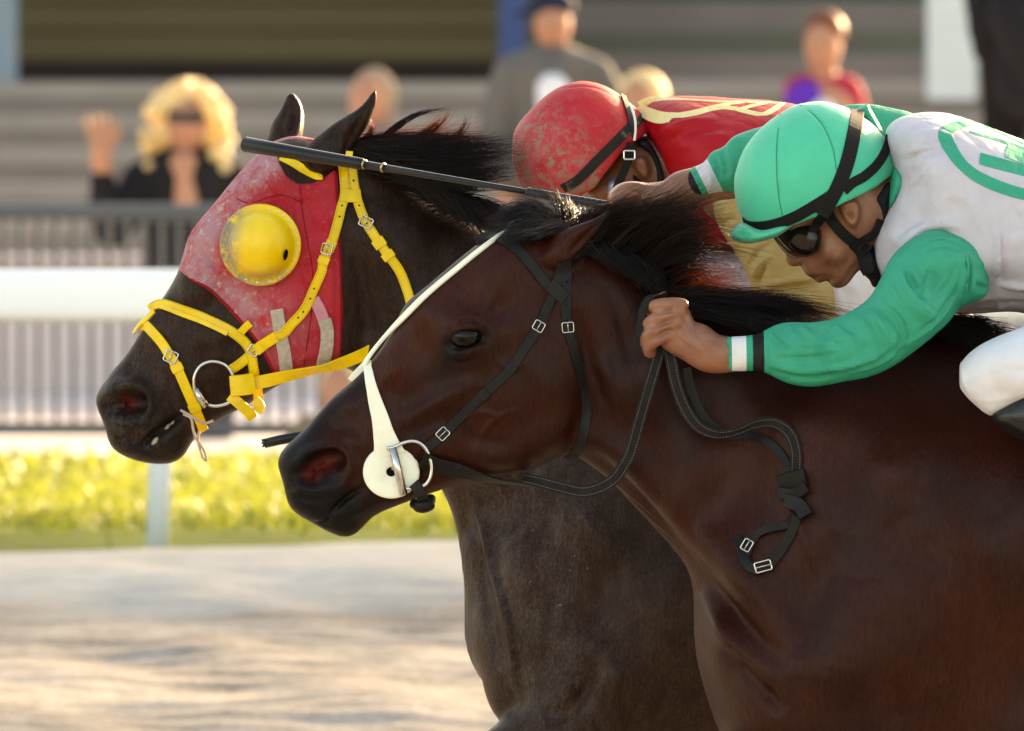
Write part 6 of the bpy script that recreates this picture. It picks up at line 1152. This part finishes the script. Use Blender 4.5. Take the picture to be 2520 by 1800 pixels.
    v = Vol((P(1230, 900, Y)[0], Y - .15, P(900, 580, Y)[2]), (P(1650, 900, Y)[0], Y + .15, P(900, 180, Y)[2]), .0036)
    v.inflate([(1261, 347), (1266, 322), (1283, 295), (1319, 257), (1359, 224), (1398, 206), (1442, 200), (1489, 212), (1529, 236), (1562, 264), (1590, 290), (1606, 312), (1612, 360), (1590, 430), (1530, 500), (1440, 535), (1340, 520), (1286, 470), (1266, 420), (1259, 385)], [(1420, 370, .112, 100)], Y, .004, 0, dome=(1425, 375))
    v.clip([(1200, 440), (1284, 468), (1340, 484), (1412, 492), (1464, 458), (1488, 424), (1548, 350), (1566, 346), (1597, 320), (1640, 300), (1640, 150), (1200, 150)], Y, 1)
    s = v.mesh().smooth(1); s.strokes([([(1385, 275), (1425, 310), (1460, 345), (1480, 380)], 2.5, -.002), ([(1310, 268), (1340, 300), (1400, 360)], 2.5, -.001), ([(1352, 224), (1400, 214), (1460, 214), (1520, 240)], 2.5, -.002)], Y)
    me = s.me('helmet'); attr(me, 'dirt', np.clip(1.3 * s.near([(1290, 440), (1350, 460), (1420, 470)], 70, Y, 3) + .9 * s.near([(1270, 350), (1290, 400)], 60, Y, 3) + .6 * s.near([(1330, 330), (1400, 400)], 80, Y) + .12, 0, 1))
    hm = obj('helmet', me, m, JF); bh = s.bvh(); M_MB = simple('muddy_black_elastic', lin('#1b1a19'), .7, .3, .2, 80, bmp=.0006, bscale=500, dirt=(lin('#7c6d5a'), 30, .6, .8))
    for pth, w, wm, of in (([(1560, 305), (1545, 320), (1505, 360), (1462, 403), (1425, 440), (1386, 464)], 13, None, .001), ([(1530, 238), (1545, 278), (1553, 315), (1553, 352), (1550, 384)], 9, None, .003), ([(1586, 282), (1574, 296), (1562, 312)], 9, None, .001)):
        b, C, N = strap(pth, w, [bh, bb], Y, .0018, of, 8); b.build('strap', M_MB, hm)
    b, C, N = free_strap([(1552, 350, Y - .105), (1549, 384, Y - .1), (1538, 416, Y - .095), (1524, 448, Y - .09), (1514, 476, Y - .085)], 11); b.build('chin_harness', M_BAND, hm)
    buckle(P(1549, 382, Y - .108), (0, -1, .1), 0, 14, 11, .0017, False).build('buckle', M_STEEL, hm)
    b, C, N = free_strap([(1552, 260, Y - .085), (1562, 290, Y - .1), (1564, 320, Y - .106), (1561, 346, Y - .105)], 3); b.build('white_piping', simple('white_piping', lin('#d9d4d0'), .7, .3), hm)
    v = Vol((P(1440, 900, Y)[0], Y - .12, P(900, 540, Y)[2]), (P(1680, 900, Y)[0], Y + .12, P(900, 320, Y)[2]), .0035)
    v.inflate([(1560, 350), (1590, 340), (1612, 362), (1632, 400), (1642, 450), (1630, 490), (1612, 460), (1608, 420), (1596, 384), (1578, 368)], [(1610, 410, .1, 26)], Y, .004, .003)
    v.inflate([(1545, 415), (1560, 420), (1590, 445), (1615, 460), (1600, 480), (1560, 460)], [(1580, 450, .08, 14)], Y, .004, .003)
    obj('neck_warmer', v.mesh().smooth(1).me('neck_warmer'), M_NAVY, JF)
    v = Vol((P(1450, 900, Y)[0], Y - .1, P(900, 540, Y)[2]), (P(1560, 900, Y)[0], Y + .1, P(900, 400, Y)[2]), .003)
    v.inflate([(1486, 460), (1492, 440), (1510, 432), (1530, 440), (1526, 470), (1508, 492), (1492, 488)], [(1508, 465, .07, 16)], Y - .01, .003, .002)
    obj('goggles', v.mesh().smooth(1).me('goggles'), simple('pale_goggle', lin('#7f8da4'), .15, .6, .1, 30, coat=.8), JF)
jockey_far()

# saddle towel of the far horse
v = Vol((P(1640, 900, YF)[0], YF - .24, P(900, 900, YF)[2]), (P(2450, 900, YF)[0], YF + .24, P(900, 560, YF)[2]), .006)
v.inflate([(1690, 640), (1730, 610), (1800, 606), (1950, 600), (2300, 620), (2400, 760), (2300, 860), (1900, 860), (1720, 800), (1690, 720)], [(1780, 680, .12, 60), (2000, 720, .19, 100), (2300, 760, .25, 100)], YF, .01, .012)
sadtow = tag(obj('saddle_towel', v.mesh().smooth(1).me('saddle_towel'), simple('towelling', lin('#a9a4ab'), .95, .1, .25, 45, bmp=.006, bscale=110)), 'pale grey fluffy saddle towel under the red jockey', 'saddle towel')
